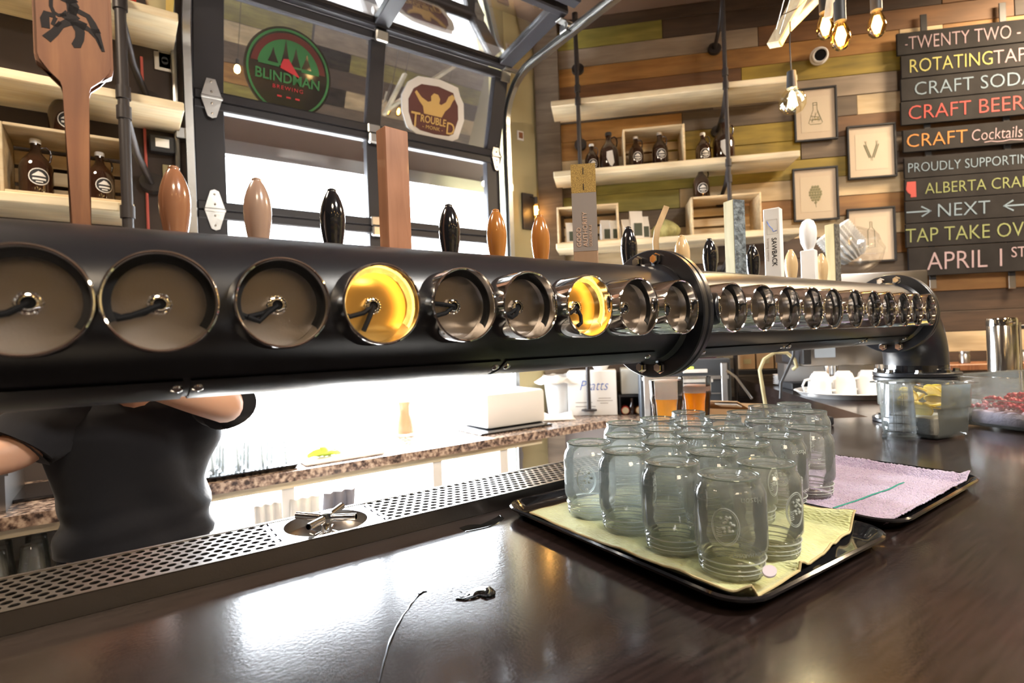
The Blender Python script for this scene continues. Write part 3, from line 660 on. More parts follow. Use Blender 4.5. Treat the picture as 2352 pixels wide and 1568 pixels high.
# ================================================================== TRAYS, TOWELS, JARS
def tray(name, label, loc, rz, W, D, H=.020):
    t = thing(name, label, 'tray', loc, rz); m = MB(); rg = []
    def ring(w, d, z, r):
        P = []
        for sx_, sy_, a0 in ((1, 1, 0), (-1, 1, 90), (-1, -1, 180), (1, -1, 270)):
            for k in range(7):
                a = math.radians(a0+k*15); P.append(Vector((sx_*(w/2-r)+r*math.cos(a), sy_*(d/2-r)+r*math.sin(a), z)))
        return P
    pf = [(W-.050, D-.050, .0006, .022), (W-.030, D-.030, .003, .03), (W-.010, D-.010, H-.003, .04), (W-.002, D-.002, H, .045), (W+.002, D+.002, H-.001, .046), (W+.002, D+.002, H-.004, .046), (W-.004, D-.004, H-.006, .043), (W-.024, D-.024, .0015, .030)]
    inner = [(W-.054, D-.054, .0030, .020), (W-.034, D-.034, .0052, .028), (W-.014, D-.014, H-.0025, .038), (W-.004, D-.004, H+.0008, .043)]
    m.loft([ring(*inner[0]), ring(*inner[1]), ring(*inner[2]), ring(*inner[3]), ring(*pf[4]), ring(*pf[5]), ring(*pf[2]), ring(*pf[1]), ring(*pf[0])])
    m.build('tray_shell', M['blackgloss'], t, ang=50); return t
t1 = tray('serving_tray', 'black serving tray under the yellow-green cloth at the front of the bar', (.692, .546, CT), math.radians(-2), .352, .468)
t2 = tray('serving_tray', 'black serving tray under the mauve towel, behind the other one', (1.088, .548, CT), math.radians(0), .395, .470)
def towelm(name, c1, c2, rib):
    m, nt, b = _nt(name); N = nt.nodes.new; L = nt.links.new
    tc = N('ShaderNodeTexCoord'); n = N('ShaderNodeTexNoise'); n.inputs['Scale'].default_value = 9; n.inputs['Detail'].default_value = 4
    L(tc.outputs['Object'], n.inputs['Vector']); cr = N('ShaderNodeValToRGB'); e = cr.color_ramp.elements; e[0].position = .38; e[0].color = (*c2, 1); e[1].position = .60; e[1].color = (*c1, 1)
    L(n.outputs['Fac'], cr.inputs[0]); L(cr.outputs[0], b.inputs['Base Color']); b.inputs['Roughness'].default_value = .9; b.inputs['Sheen Weight'].default_value = .4
    v = N('ShaderNodeTexVoronoi'); v.inputs['Scale'].default_value = 380; mp = N('ShaderNodeMapping'); mp.inputs['Scale'].default_value = rib; L(tc.outputs['Object'], mp.inputs[0]); L(mp.outputs[0], v.inputs['Vector'])
    bp = N('ShaderNodeBump'); bp.inputs['Strength'].default_value = .8; bp.inputs['Distance'].default_value = .002; L(v.outputs['Distance'], bp.inputs['Height']); L(bp.outputs[0], b.inputs['Normal']); return m
M['ytowel'] = towelm('yellow_green_cloth', (.66, .72, .36), (.52, .52, .22), (1, .35, 1)); M['yhem'] = mat('cream_hem', (.52, .42, .22), .9)
M['ptowel'] = towelm('mauve_terry', (.46, .39, .56), (.34, .25, .36), (1, 1, 1))
from mathutils import noise as NZ
def cloth(name, label, corners, nx, ny, zf, mat_, hem=None, group=None, jit=0):
    """corners: near-left, near-right, far-right, far-left in world xy"""
    t = thing(name, label, 'cloth', (0, 0, 0)); V = []; F = []
    a, b, c, d = [Vector((*p, 0)) for p in corners]
    for j in range(ny+1):
        for i in range(nx+1):
            u, v = i/nx, j/ny; p = a.lerp(b, u).lerp(d.lerp(c, u), v)
            e = min(u, 1-u, v, 1-v); wob = .006*NZ.noise(Vector((u*7, v*7, 3)))*(1 if e < .02 else 0)
            p.x += wob; p.y += wob; p.z = zf(p.x, p.y, u, v)+(R_.uniform(-jit, jit)); V.append(p)
    for j in range(ny):
        for i in range(nx): k = j*(nx+1)+i; F.append((k, k+1, k+nx+2, k+nx+1))
    me = bpy.data.meshes.new(name); me.from_pydata(V, [], F); me.materials.append(mat_); me.polygons.foreach_set('use_smooth', [True]*len(F))
    o = bpy.data.objects.new('fabric', me); col.objects.link(o); o.parent = t
    md = o.modifiers.new('s', 'SOLIDIFY'); md.thickness = .0022; md.offset = 0
    if hem:
        idx = [i for i in range(nx+1)] + [(j+1)*(nx+1)-1 for j in range(1, ny+1)] + [ny*(nx+1)+i for i in range(nx-1, -1, -1)] + [j*(nx+1) for j in range(ny-1, 0, -1)]
        m = MB(); m.tube([V[i] for i in idx], .0017, 6, closed=True); m.build('hem', hem, t)
    return t
TB1 = CT+.0068
def zy(x, y, u, v):
    z = TB1
    # climbs the tray rim at the near edge and folds between jars
    near = max(0, (.345-y)/.03); left = max(0, (.548-x)/.02)
    z += .016*min(1, near) + .015*min(1, left) + .017*min(1, max(0, (x-.845)/.02))
    z += .0045*max(0, math.sin(y*70+3*math.sin(x*20)))*min(1, left+.0)
    if x > .66 and y < .50: z += .010*max(0, NZ.noise(Vector((x*20, y*20, 0))))+.006*max(0, math.sin(x*60))*max(0, 1-v*8)
    return z
cloth('cleaning_cloth', 'yellow-green ribbed cloth with a cream hem spread under the jars on the front tray', ((.532, .325), (.868, .362), (.872, .742), (.556, .742)), 70, 80, zy, M['ytowel'], M['yhem'])
def zp(x, y, u, v):
    z = TB1+.0005 + .016*min(1, max(0, (x-1.245)/.03)) + .013*min(1, max(0, (.345-y)/.02))
    return z + .003*max(0, NZ.noise(Vector((x*16, y*16, 2))))
pt = cloth('terry_towel', 'mauve terry towel with a thin green stripe covering the tray behind', ((.905, .330), (1.268, .330), (1.276, .765), (.915, .765)), 150, 160, zp, M['ptowel'], None, jit=.0013)
MB().tube([(.93+.32*k/20, .420+.0006*math.sin(k)-.0012*k, zp(.93+.32*k/20, .42, 0, 0)+.0022) for k in range(16)], .0012, 5, flat=(1.6, .5)).build('stripe', mat('green_thread', (.02, .22, .17), .9), pt)
pt = thing('care_label', 'small white oval plastic tag lying on the cloth at the front tray corner', 'tag', (.585, .335, CT+.030), .3)
MB().prism([(.016*math.cos(a*PI/12), .007*math.sin(a*PI/12)) for a in range(24)], -.001, .001, Matrix.Rotation(.25, 4, 'X')).build('oval_tag', mat('lilac_tag', (.42, .38, .44), .6), pt)

# mason jars, upside down
JH = .116
def jar():
    t = thing('mason_jar', '-', 'jar', (0, 0, 0), 0, 'upturned glass jars on the trays')
    out = [(.0352, 0), (.0372, .001), (.0372, .004), (.0366, .0050), (.0380, .0065), (.0366, .0080), (.0366, .0100), (.0382, .0115), (.0366, .0130), (.0366, .0165), (.0392, .0180), (.0392, .0200), (.0372, .0220), (.0380, .0245), (.0404, .0275), (.0419, .0320), (.0425, .0380),
           (.0425, .0870), (.0421, .0930), (.0410, .0985), (.0390, .1030), (.0368, .1062), (.0359, .1090), (.0364, .1140), (.0362, JH-.0005), (.0348, JH), (.0325, JH-.0004), (.0295, .1140), (.0190, .1125), (.0165, .1132), (.0150, .1124), (0, .1120)]
    inn = [(0, .1085), (.026, .1085), (.0320, .1070), (.0360, .1030), (.0384, .0980), (.0397, .0925), (.0402, .0870), (.0402, .0390), (.0396, .0325), (.0380, .0282), (.0354, .0245), (.0346, .0200), (.0346, .0015), (.0352, 0)]
    MB().lathe(out+inn, seg=44).build('jar_body', M['glass'], t, ang=60)
    m = MB()
    for rr_, zz, w_ in ((.0354, JH-.0002, .0009), (.0318, JH-.0010, .0004), (.0168, .1128, .0005)): m.tube([(rr_*math.cos(a), rr_*math.sin(a), zz) for a in [2*PI*k/48 for k in range(48)]], w_, 6, closed=True)
    m.build('base_ring', M['glassedge'], t)
    m = MB()
    for rr_, zz, w_ in ((.0380, .0065, .0005), (.0382, .0115, .0005), (.0393, .0190, .0009)): m.tube([(rr_*math.cos(a), rr_*math.sin(a), zz) for a in [2*PI*k/48 for k in range(48)]], w_, 6, closed=True)
    m.build('thread', M['glassbead'], t)
    em = MB(); r = .0426; cz = .064
    for rr_, rw in ((1, .0006), (.90, .0004)):
        em.tube([(r*math.sin(.36*rr_*math.cos(a)), -r*math.cos(.36*rr_*math.cos(a)), cz+.0215*rr_*math.sin(a)) for a in [2*PI*k/36 for k in range(36)]], rw, 5, closed=True)
    for k in range(5):
        em.tube([(r*math.sin(th), -r*math.cos(th), cz-.008+.0025*k+.004*math.sin(th*9)) for th in [-.24+.03*j for j in range(6)]], .0005, 5)
    rj = random.Random(3)
    for k in range(22):
        th = rj.uniform(-.12, .22); z = cz+rj.uniform(-.006, .013); em.ball((r*math.sin(th), -r*math.cos(th), z), .0019, 1)
    em.build('embossing', M['glassbead'], t)
    def wp(z0):
        return lambda co: Vector((-r*math.sin(co.x/r), -r*math.cos(co.x/r), z0-co.y))
    for s, z0, x0, sz in (('Mason', .098, 0, .011), ('GOLDEN HARVEST', .034, 0, .006)):
        o = text_mesh('lettering', s, sz, M['glassbead'], t, (0, 0, 0), (0, 0, .75), .0003, 0, 'CENTER', warp=wp(z0), sx=1)
    return t
JT = [(1673, 1087), (1543, 1058), (1437, 1033), (1352, 1014), (1759, 1060), (1635, 1036), (1526, 1014), (1436, 998), (1713, 1017), (1606, 998), (1519, 983), (1434, 970),
      (1788, 998), (1681, 983), (1592, 971), (1511, 960), (1853, 980), (1756, 965), (1659, 957), (1581, 945), (1801, 954), (1710, 945), (1855, 943), (1757, 932), (1823, 926)]
JL = ['glass jar at the front corner of the front tray, nearest of all the upturned jars', 'glass jar just left of and behind the nearest jar', 'third glass jar from the front along the left edge of the front tray', 'leftmost glass jar, at the far left corner of the front tray beside the drip tray',
      'glass jar just right of the nearest jar, by the bare part of the yellow cloth', 'glass jar in the middle of the second column, directly behind the two front jars', 'glass jar in the third row, second column from the left tray edge', 'glass jar in the fourth row, right behind the leftmost jar',
      'glass jar in the third column, third row behind the nearest jar', 'glass jar in the third column, fourth row from the front', 'glass jar in the third column, fifth row, near the drip tray', 'glass jar in the last row of the left side, in front of the granite ledge',
      'glass jar in the third column standing beside the mauve towel, second row', 'glass jar in the fourth column, straight in front of the right beer', 'glass jar in the fourth column in front of the two beers', 'glass jar in front of the left pint of beer, hazy with froth light',
      'glass jar standing on the mauve towel, rightmost of the jars', 'glass jar left of the rightmost one and one row back', 'glass jar in the fifth column in front of the cardboard box', 'glass jar right at the foot of the two pints of beer, tinted orange',
      'glass jar in the right back group, just behind the rightmost jar', 'glass jar of the back group standing in front of the cardboard tray', 'glass jar at the right end of the back row by the black drip tray', 'glass jar in the back row left of its last jar', 'farthest glass jar of all, last in the back row']
j0 = jar(); TZB = CT+.012
rj = random.Random(11)
for i, (px, py) in enumerate(JT):
    p = onz(px, py, TZB+JH)
    p.z = TZB-.0005
    if i == 20: p.x += .008
    rz = rj.uniform(-2.6, 2.6) if i else -1.12
    if i == 1: rz = .55
    if i == 3: rz = -.9
    j = j0 if i == 0 else copy_tree(j0); j.location = p; j.rotation_euler = (0, 0, rz); j['label'] = JL[i]

# two pints of beer on the black drip tray
def beerm(n, c, hz=.7):
    m = bpy.data.materials.new(n); m.use_nodes = True; nt = m.node_tree; nt.nodes.clear(); N = nt.nodes.new; L = nt.links.new
    o = N('ShaderNodeOutputMaterial'); t = N('ShaderNodeBsdfTransparent'); t.inputs[0].default_value = (c[0], c[1]*.9, c[2], 1); tr = N('ShaderNodeBsdfTranslucent'); tr.inputs[0].default_value = (*c, 1)
    d = N('ShaderNodeBsdfDiffuse'); d.inputs[0].default_value = (*c, 1); a = N('ShaderNodeMixShader'); b = N('ShaderNodeMixShader'); b.inputs[0].default_value = hz; a.inputs[0].default_value = .4
    L(tr.outputs[0], a.inputs[1]); L(d.outputs[0], a.inputs[2]); L(t.outputs[0], b.inputs[1]); L(a.outputs[0], b.inputs[2]); L(b.outputs[0], o.inputs[0]); return m
def pint(px, label, c, fill, foam, H=.158):
    p = onz(px, 955, CT+.031); Yb = .885; k = Yb/p.y; P = Vector((0, 0, 0)); r_ = ray(px, 955); t_ = Yb/r_.y; P = EYE+r_*t_
    t = thing('pint_of_beer', label, 'beer', (P.x, Yb, CT+.031))
    MB().lathe([(0, .0), (.029, 0), (.031, .004), (.0345, .06), (.0375, .098), (.0405, .112), (.0405, .122), (.0415, H), (.0400, H+.0005), (.0385, .122), (.0385, .112), (.0355, .098), (.0325, .06), (.0285, .010), (0, .008)], seg=40).build('glass', M['pintglass'], t, ang=60)
    MB().lathe([(0, .009), (.0282, .0105), (.0322, .06), (.0352, .098), (.0382, .112), (.0382, fill), (0, fill)], seg=36).build('beer', beerm('beer', c), t, ang=60)
    MB().lathe([(0, fill), (.0383, fill), (.0392, foam-.002), (.036, foam), (0, foam+.001)], seg=36).build('foam', beerm('foam', (.95, .92, .86), 1), t)
    return t
pint(1532, 'pint of hazy orange beer filled to the brim with white foam', (1, .66, .20), .112, .157)
pint(1598, 'pint of clear amber beer with foam well below the rim, right of the hazy one', (1, .56, .07), .118, .136)

# ================================================================== PLANKED WALL: shelves, pipes, pictures, chalkboards
def wthing(name, label, cat, u, off, z, group=None): return thing(name, label, cat, wloc(u, off, z), WR, group)
SHZ = [(2.905, 'upper'), (2.445, 'middle'), (1.975, 'lower')]
for (z, w_), lab in zip(SHZ, ('upper pale pine shelf on the planked wall, empty', 'middle pine shelf on the planked wall carrying brown growlers and a crate', 'lower pine shelf on the planked wall with coffee bags and crates')):
    t = wthing('wall_shelf', lab, 'shelf', .88, .15, z); MB().box((0, 0, 0), (1.50, .285, .038), .004).build('board', M['pine'], t)
for k, (u, top) in enumerate(((.305, 3.44), (1.215, 3.47))):
    t = wthing('shelf_pipe', ('left', 'right')[k]+' black iron shelf pipe rising past the three pine shelves of the planked wall', 'pipe', u, .29, .902)
    m = MB(); m.cyl((0, 0, .01), (0, 0, top-.902), .0135, seg=14)
    for z in (1.02, 1.40, 1.50, 1.98, 2.06, 1.10, top-.915): m.cyl((0, 0, z), (0, 0, z+.045), .019, seg=14)
    m.lathe([(.05, .0005), (.05, .008), (.02, .012)], seg=20); m.build('upright', M['iron'], t)
    for z in (top-.94, 1.975, 1.515, 1.045):
        q = MB(); q.tube([(0, 0, z), (0, .10, z-.10), (0, .27, z-.16)], .0125, 12); q.cyl((0, .262, z-.157), (0, .284, z-.162), .042, seg=22); q.ball((0, .26, z-.157), .014, 1); q.build('brace', M['iron'], t)
# growlers
def growler(H, label, loc, rz=0, cap='white', lab='oval', group='brown glass growlers on the shelves'):
    t = thing('growler', label, 'bottle', loc, rz, group); k = H/.235; m = MB()
    pr = [(0, .003), (.050, 0), (.0545, .004), (.056, .012), (.056, .110), (.053, .128), (.044, .150), (.030, .168), (.020, .182), (.0165, .195), (.0165, .214), (.019, .216), (.019, .222), (.0155, .224), (.0155, .228)]
    m.lathe([(a*k, b*k) for a, b in pr], seg=32)
    m.tube([Vector((.017, 0, .205))*k, Vector((.034, 0, .212))*k, Vector((.047, 0, .200))*k, Vector((.050, 0, .178))*k, Vector((.046, 0, .155))*k, Vector((.040, 0, .148))*k], .0045*k, 8)
    m.build('bottle_body', M['brown_glass'], t, ang=50)
    MB().lathe([(.0185*k, .216*k), (.0195*k, .220*k), (.0195*k, .234*k), (.017*k, .238*k), (0, .238*k)], seg=24).build('cap', M['white'] if cap == 'white' else M['dark_plastic'], t)
    r = .0566*k
    def patch(out, rr, mt_):
        m = MB(); V = [m.bm.verts.new((x, 0, z)) for x, z in out]; m.bm.faces.new(V)
        bmesh.ops.triangulate(m.bm, faces=m.bm.faces[:])
        for _ in range(2): bmesh.ops.subdivide_edges(m.bm, edges=m.bm.edges[:], cuts=1, use_grid_fill=True)
        for v in m.bm.verts: a = v.co.x; v.co = Vector((rr*math.sin(a), -rr*math.cos(a), (.072+v.co.z)*k))
        return m.build('label', mt_, t, keep_n=True)
    def ell(a, b, n=20): return [(a*math.cos(q), b*math.sin(q)) for q in [2*PI*i/n for i in range(n)]]
    if lab == 'oval':
        patch(ell(.62, .035), r, M['whitematt']); patch(ell(.56, .031), r+.0005, M['blackink'])
        patch([(-.42, .002), (-.30, .010), (-.20, .006), (-.05, .022), (.08, .012), (.16, .017), (.40, .002)], r+.001, M['whitematt'])
        patch([(-.38, -.014), (-.38, -.006), (.38, -.006), (.38, -.014)], r+.001, M['whitematt']); patch([(-.20, -.024), (-.20, -.019), (.20, -.019), (.20, -.024)], r+.001, M['whitematt'])
    else: patch([(-.35, .038), (.25, .045), (.42, -.025), (.15, -.05), (-.15, -.03), (-.38, .005)], r, M['whitematt'])
    return t
G0 = M['brown_glass']
def gw(px, py, H, label, cap='white', lab='oval', rz=0, off=.15, zs=None):
    u, z = wuz(px, py, off); zs = zs if zs is not None else (2.4645 if z > 2.3 else 1.9945)
    return growler(H, label, wloc(u, off, zs), WR+rz, cap, lab)
gw(1360, 380, .20, 'small brown growler with a round label, leftmost on the middle shelf', rz=.2)
gw(1400, 388, .265, 'large brown growler with black cap and slanted white print beside the leftmost one', 'black', 'slant', .1)
gw(1462, 385, .205, 'left one of the two growlers inside the crate on the middle shelf', rz=.15, zs=2.479, off=.16)
gw(1517, 384, .215, 'right one of the two growlers inside the crate on the middle shelf', rz=.1, zs=2.479, off=.16)
gw(1616, 372, .205, 'small growler between the crate and the right shelf pipe', rz=.1)
gw(1663, 368, .285, 'large growler with black cap half hidden by the right shelf pipe', 'black', 'slant', -.1, off=.13)
# crates
def crate(label, loc, rz, W, H, D, mt, slats=3):
    t = thing('wooden_crate', label, 'crate', loc, rz, 'open wooden crates on the shelves'); th = .012
    for s in (-1, 1): MB().box((s*(W/2-th/2), 0, H/2), (th, D, H), .002).build('side_board', mt, t)
    for z in (th/2, H-th/2): MB().box((0, 0, z), (W-2*th-.001, D, th), .002).build('edge_board', mt, t)
    g = (H-2*th-.02)/slats
    for k in range(slats): MB().box((0, D/2-.006, th+.01+g*(k+.5)), (W-2*th-.002, .009, g*.78), .002).build('slat', mt, t)
    return t
u0, z0 = wuz(1500, 380, .15); crate('open wooden crate holding two growlers on the middle shelf', wloc(u0, .13, 2.4645), WR, .385, .245, .24, M['crate'])
u0, _ = wuz(1352, 550, .15); crate('open wooden crate at the left end of the lower shelf behind the paper coffee bags', wloc(u0, .13, 1.9945), WR, .40, .245, .24, M['crate'])
u0, _ = wuz(1662, 550, .15); crate('open empty wooden crate at the right of the lower shelf, a growler on top', wloc(u0, .13, 1.9945), WR, .42, .245, .24, M['crate'])
u0, _ = wuz(1613, 465, .15); growler(.225, 'growler standing on top of the right crate of the lower shelf', wloc(u0, .13, 2.24), WR+.05)
# coffee bags
def bag(px, label, H=.15, W=.075, off=.20):
    u, _ = wuz(px, 550, off); t = thing('coffee_bag', label, 'bag', wloc(u, off, 1.9945), WR+.25, 'white paper coffee bags on the lower shelf'); m = MB()
    rg = []
    for z, w_, d in ((0, W*.9, .05), (.01, W, .056), (H*.55, W*.98, .052), (H*.72, W*.96, .036), (H*.9, W*.98, .008), (H, W*1.02, .005)):
        rg.append([Vector((x, y, z)) for x, y in ((-w_/2, -d/2), (0, -d/2*1.15), (w_/2, -d/2), (w_/2, d/2), (0, d/2*1.15), (-w_/2, d/2))])
    m.loft(rg); m.build('paper_bag', M['paper'], t, ang=50)
    MB().box((.004, -.0315, H*.36), (W*.62, .002, H*.42)).build('label', mat('dark_green_label', (.06, .075, .05), .6), t)
for px, lb, H, W in ((1312, 'white paper coffee bag alone at the left of the left crate', .150, .07), (1392, 'white coffee bag just right of the GOOD AUTHORITY block, first of the row', .150, .07), (1412, 'second white coffee bag of the row behind the taps', .145, .07), (1440, 'third white coffee bag of the row, before the tallest', .145, .07), (1462, 'tallest white coffee bag, with its top folded open', .195, .085), (1480, 'last coffee bag of the row, half behind the tallest', .165, .06)):
    bag(px, lb, H, W, .19 if px < 1470 else .15)
# plant-like ornament: pale green shell-shaped gourd
u0, _ = wuz(1530, 545, .16); t = wthing('dried_gourd', 'pale yellow-green ribbed gourd lying on the lower shelf between bags and empty crate', 'gourd', u0, .16, 1.9945)
m = MB(); rg = []
for k in range(9):
    z = k/8; r = .075*math.sin(PI*(.08+.92*z))**.7*(1-.35*z)+.004; rg.append([Vector(((r*(1+.10*math.cos(8*a)))*math.cos(a)*1.25, r*(1+.10*math.cos(8*a))*.7*math.sin(a), .005+.13*z)) for a in [2*PI*i/48 for i in range(48)]])
m.loft(rg); m.build('gourd_body', mat('gourd_skin', (.55, .52, .22), .6, var=.5, vscale=18), t)
# pictures
def picture(l, tp_, r, b, label, draw):
    u0, z1 = wuz(l, tp_, .02); u1, _ = wuz(r, tp_, .02); _, z0 = wuz(l, b, .02); W, H = u1-u0, z1-z0
    t = wthing('framed_print', label, 'picture', (u0+u1)/2, .002, (z0+z1)/2, 'black framed botanical prints')
    f = .012
    for x, z, a, c in ((0, H/2-f/2, W, f), (0, -H/2+f/2, W, f), (-W/2+f/2, 0, f, H-2*f), (W/2-f/2, 0, f, H-2*f)): MB().box((x, -.010, z), (a, .02, c), .002).build('frame_bar', M['black'], t)
    MB().box((0, -.006, 0), (W-2*f, .004, H-2*f)).build('mount', mat('cream_mount', (.54, .45, .35), .8), t)
    MB().box((0, -.0085, 0), (W*.66, .001, H*.66)).build('print', mat('print_paper', (.57, .49, .38), .8), t)
    draw(t); return t
INK = mat('grey_green_drawing', (.16, .16, .10), .8); INKY = mat('ochre_drawing', (.40, .32, .10), .8)
def strokes(t, L, w=.0012, m_=None, name='drawing'):
    m = MB()
    for P in L: ribbon(m, P, w, -.0090, .0006)
    m.build(name, m_ or INK, t)
def flask(t):
    strokes(t, [[(-.012, .075), (.012, .075)], [(-.012, .075), (-.012, .03), (-.042, -.055), (-.030, -.065), (.030, -.065), (.042, -.055), (.012, .03), (.012, .075)], [(-.013, .06), (.013, .06)], [(-.028, -.01), (.02, -.02)], [(-.034, -.035), (.034, -.035)]], .0018)
    strokes(t, [[(rj.uniform(-.03, .03), rj.uniform(-.06, -.03)), (rj.uniform(-.02, .02), rj.uniform(-.06, .05))] for _ in range(10)], .001)
    strokes(t, [[(-.004, -.03), (.012, -.035), (.016, -.02)]], .003, INKY)
def wheat(t):
    for s in (-1, 1):
        strokes(t, [[(s*.004, -.06), (s*.004, -.03), (s*.03, .045)]], .0012); m = MB()
        for k in range(9):
            f = k/9; x, z = s*(.004+.030*f+.006), -.035+.085*f
            for q in (-1, 1): m.ball((x+q*.005, -.0095, z), .0062, 1, (.7, .12, 1.3))
        m.build('drawing', INK, t); strokes(t, [[(s*.03, .04), (s*(.034+.006*q), .068)] for q in (-1, 0, 1)], .0007)
def hop(t):
    m = MB()
    for r_, n in ((0, 3), (1, 4), (2, 5), (3, 5), (4, 4), (5, 3), (6, 1)):
        for k in range(n): m.ball(((k-(n-1)/2)*.016, -.0095, .048-.017*r_), .0095, 1, (1, .12, 1.1))
    m.build('drawing', mat('hop_green', (.22, .21, .12), .8), t); strokes(t, [[(0, -.055), (.002, -.085)]], .0014)
    strokes(t, [[(-.02+.008*k, .03), (-.026+.011*k, -.04)] for k in range(6)], .001, INKY)
def bottleshape(t): strokes(t, [[(-.006, .085), (-.006, .05), (-.02, .03), (-.02, -.08), (.02, -.08), (.02, .03), (.006, .05), (.006, .085), (-.006, .085)]], .002)
picture(1822, 205, 1922, 327, 'framed drawing of a conical flask, top left of the four prints', flask)
picture(1945, 290, 2058, 413, 'framed drawing of two wheat ears, right column next to the chalkboards', wheat)
picture(1820, 388, 1925, 510, 'framed drawing of a hop cone, lower left of the prints', hop)
picture(1945, 480, 2057, 605, 'framed print half hidden by the bag of coffee filters, below the wheat ears', bottleshape)
# chalkboard planks
CH = dict(w=(.36, .27, .29), y=(.42, .40, .13), b=(.20, .27, .33), r=(.42, .08, .07), o=(.50, .22, .06), g=(.24, .27, .11))
CM = {k: mat('chalk_'+k, v, .9, bump=.3, bscale=300) for k, v in CH.items()}
M['slate'] = mat('chalkboard_paint', (.010, .0085, .009), .8, spec=.3, var=.5, vscale=6, vc=(.018, .016, .016))
BO = [(2058, 78, 130, [('-', 'w', 2078, .6), ('TWENTY TWO -', 'w', 2086, 1)], 'TWENTY TWO in white chalk, topmost of the board stack'), (2067, 130, 183, [('ROTATING', 'y', 2086, 1), ('TAPS', 'w', 2281, 1)], 'ROTATING in yellow and TAPS in white chalk'), (2067, 183, 235, [('CRAFT SODA', 'b', 2098, 1)], 'CRAFT SODA in pale blue chalk'),
      (2067, 235, 290, [('CRAFT BEER', 'r', 2084, 1)], 'CRAFT BEER in red chalk'), (2072, 300, 352, [('CRAFT', 'o', 2080, 1), ('Cocktails', 'w', 2230, .85)], 'CRAFT in orange and Cocktails in white chalk'), (2075, 363, 412, [('PROUDLY SUPPORTING', 'b', 2084, .75)], 'PROUDLY SUPPORTING in small grey-blue chalk'),
      (2076, 412, 463, [('ALBERTA CRAFT', 'g', 2124, .85)], 'ALBERTA CRAFT in green chalk beside a red map shape'), (2077, 463, 515, [('NEXT', 'b', 2150, 1)], 'NEXT in blue-white chalk between two arrows'), (2078, 515, 570, [('TAP TAKE OVER', 'g', 2078, 1)], 'TAP TAKE OVER in green chalk'), (2084, 570, 636, [('APRIL 1', 'w', 2128, 1.05), ('ST', 'w', 2322, .6)], 'APRIL 1ST in white chalk, lowest board')]
for px, ya_, yb_, tx, lb in BO:
    u0, z1 = wuz(px, ya_, .035); _, z0 = wuz(px, yb_, .035); H = z1-z0-.004; u1 = 3.72
    t = wthing('chalkboard', 'black chalkboard plank reading '+lb, 'chalkboard', (u0+u1)/2, .036+(R_.uniform(-.002, .002)), (z0+z1)/2, 'chalkboard planks on the wall')
    MB().box((0, 0, 0), (u1-u0, .016, H), .002).build('board', M['slate'], t)
    for s, c, tx0, k in tx:
        ut, _ = wuz(tx0, (ya_+yb_)/2, .045); sz = H*.86*k
        text_mesh('lettering', s, sz, CM[c], t, (ut-(u0+u1)/2, -.0095, -sz*.34+(H*.16 if s == 'ST' else 0)), (PI/2, 0, 0), .0004, -.0012*k if k > .7 else -.0004, sx={'TWENTY TWO -': .70, 'ROTATING': .77, 'CRAFT SODA': .93, 'CRAFT BEER': .93, 'CRAFT': .96, 'Cocktails': .74, 'PROUDLY SUPPORTING': .80, 'NEXT': .97}.get(s, .84), shear=.12 if s == 'Cocktails' else .03)
    cx = (u0+u1)/2; cl = lambda px_: wuz(px_, (ya_+yb_)/2, .045)[0]-cx
    if 'arrows' in lb:
        for a, b, s in ((2083, 2138, 1), (2370, 2306, -1)):
            A, B = cl(a), cl(b); m = MB()
            for P in ([(A, 0), (B, 0)], [(B-s*.05, .030), (B, 0), (B-s*.05, -.030)]): ribbon(m, P, .0045, -.0082, .0008)
            m.build('arrow', CM['b'], t)
    if 'map' in lb:
        x = cl(2090); MB().prism([(x-.015, .05), (x+.035, .05), (x+.035, -.048), (x+.002, -.048), (x+.004, -.03), (x-.012, -.018), (x-.022, .002)], -.0095, -.0088, Matrix.Rotation(PI/2, 4, 'X') @ Matrix.Diagonal((1, 1, -1, 1))).build('map_shape', CM['r'], t)
    if 'Cocktails' in lb:
        A, B = cl(2262), cl(2350); ribbon(MB(), [(A+(B-A)*k/6, -.048+.004*math.sin(k*1.9)) for k in range(7)], .0025, -.0082).build('underline', CM['w'], t)
for k, px in enumerate((2130, 2312)):
    u0, _ = wuz(px, 300, .018); t = wthing('mounting_strap', ('left', 'right')[k]+' metal strap behind the chalkboard planks, showing above and below them', 'strap', u0, .018, 2.48)
    _, zt = wuz(px, (32, 5)[k], .018); _, zb = wuz(px, 663, .018)
    MB().box2((-.019, -.004, zb-2.48), (.019, .004, 1.66-2.48), .002).build('lower_end', M['steel'], t); MB().box2((-.019, -.004, 1.66-2.48), (.019, .004, zt-2.48), .002).build('strap_body', M['black'], t)
# white spotlight on the wall
u0, z0 = wuz(1888, 120, .06); t = wthing('spotlight', 'small round white ceiling-style spotlight with a dark lens on the planked wall', 'spotlight', u0, .012, z0)
m = MB(); m.lathe([(.055, 0), (.055, .012), (.046, .016), (.046, .075), (.040, .082), (.034, .078)], (0, .002, 0), (-.25, -1, -.35), 32); m.build('housing', M['white'], t)
MB().lathe([(0, .070), (.030, .070), (.034, .079)], (0, .002, 0), (-.25, -1, -.35), 28).build('lens', M['blackgloss'], t)

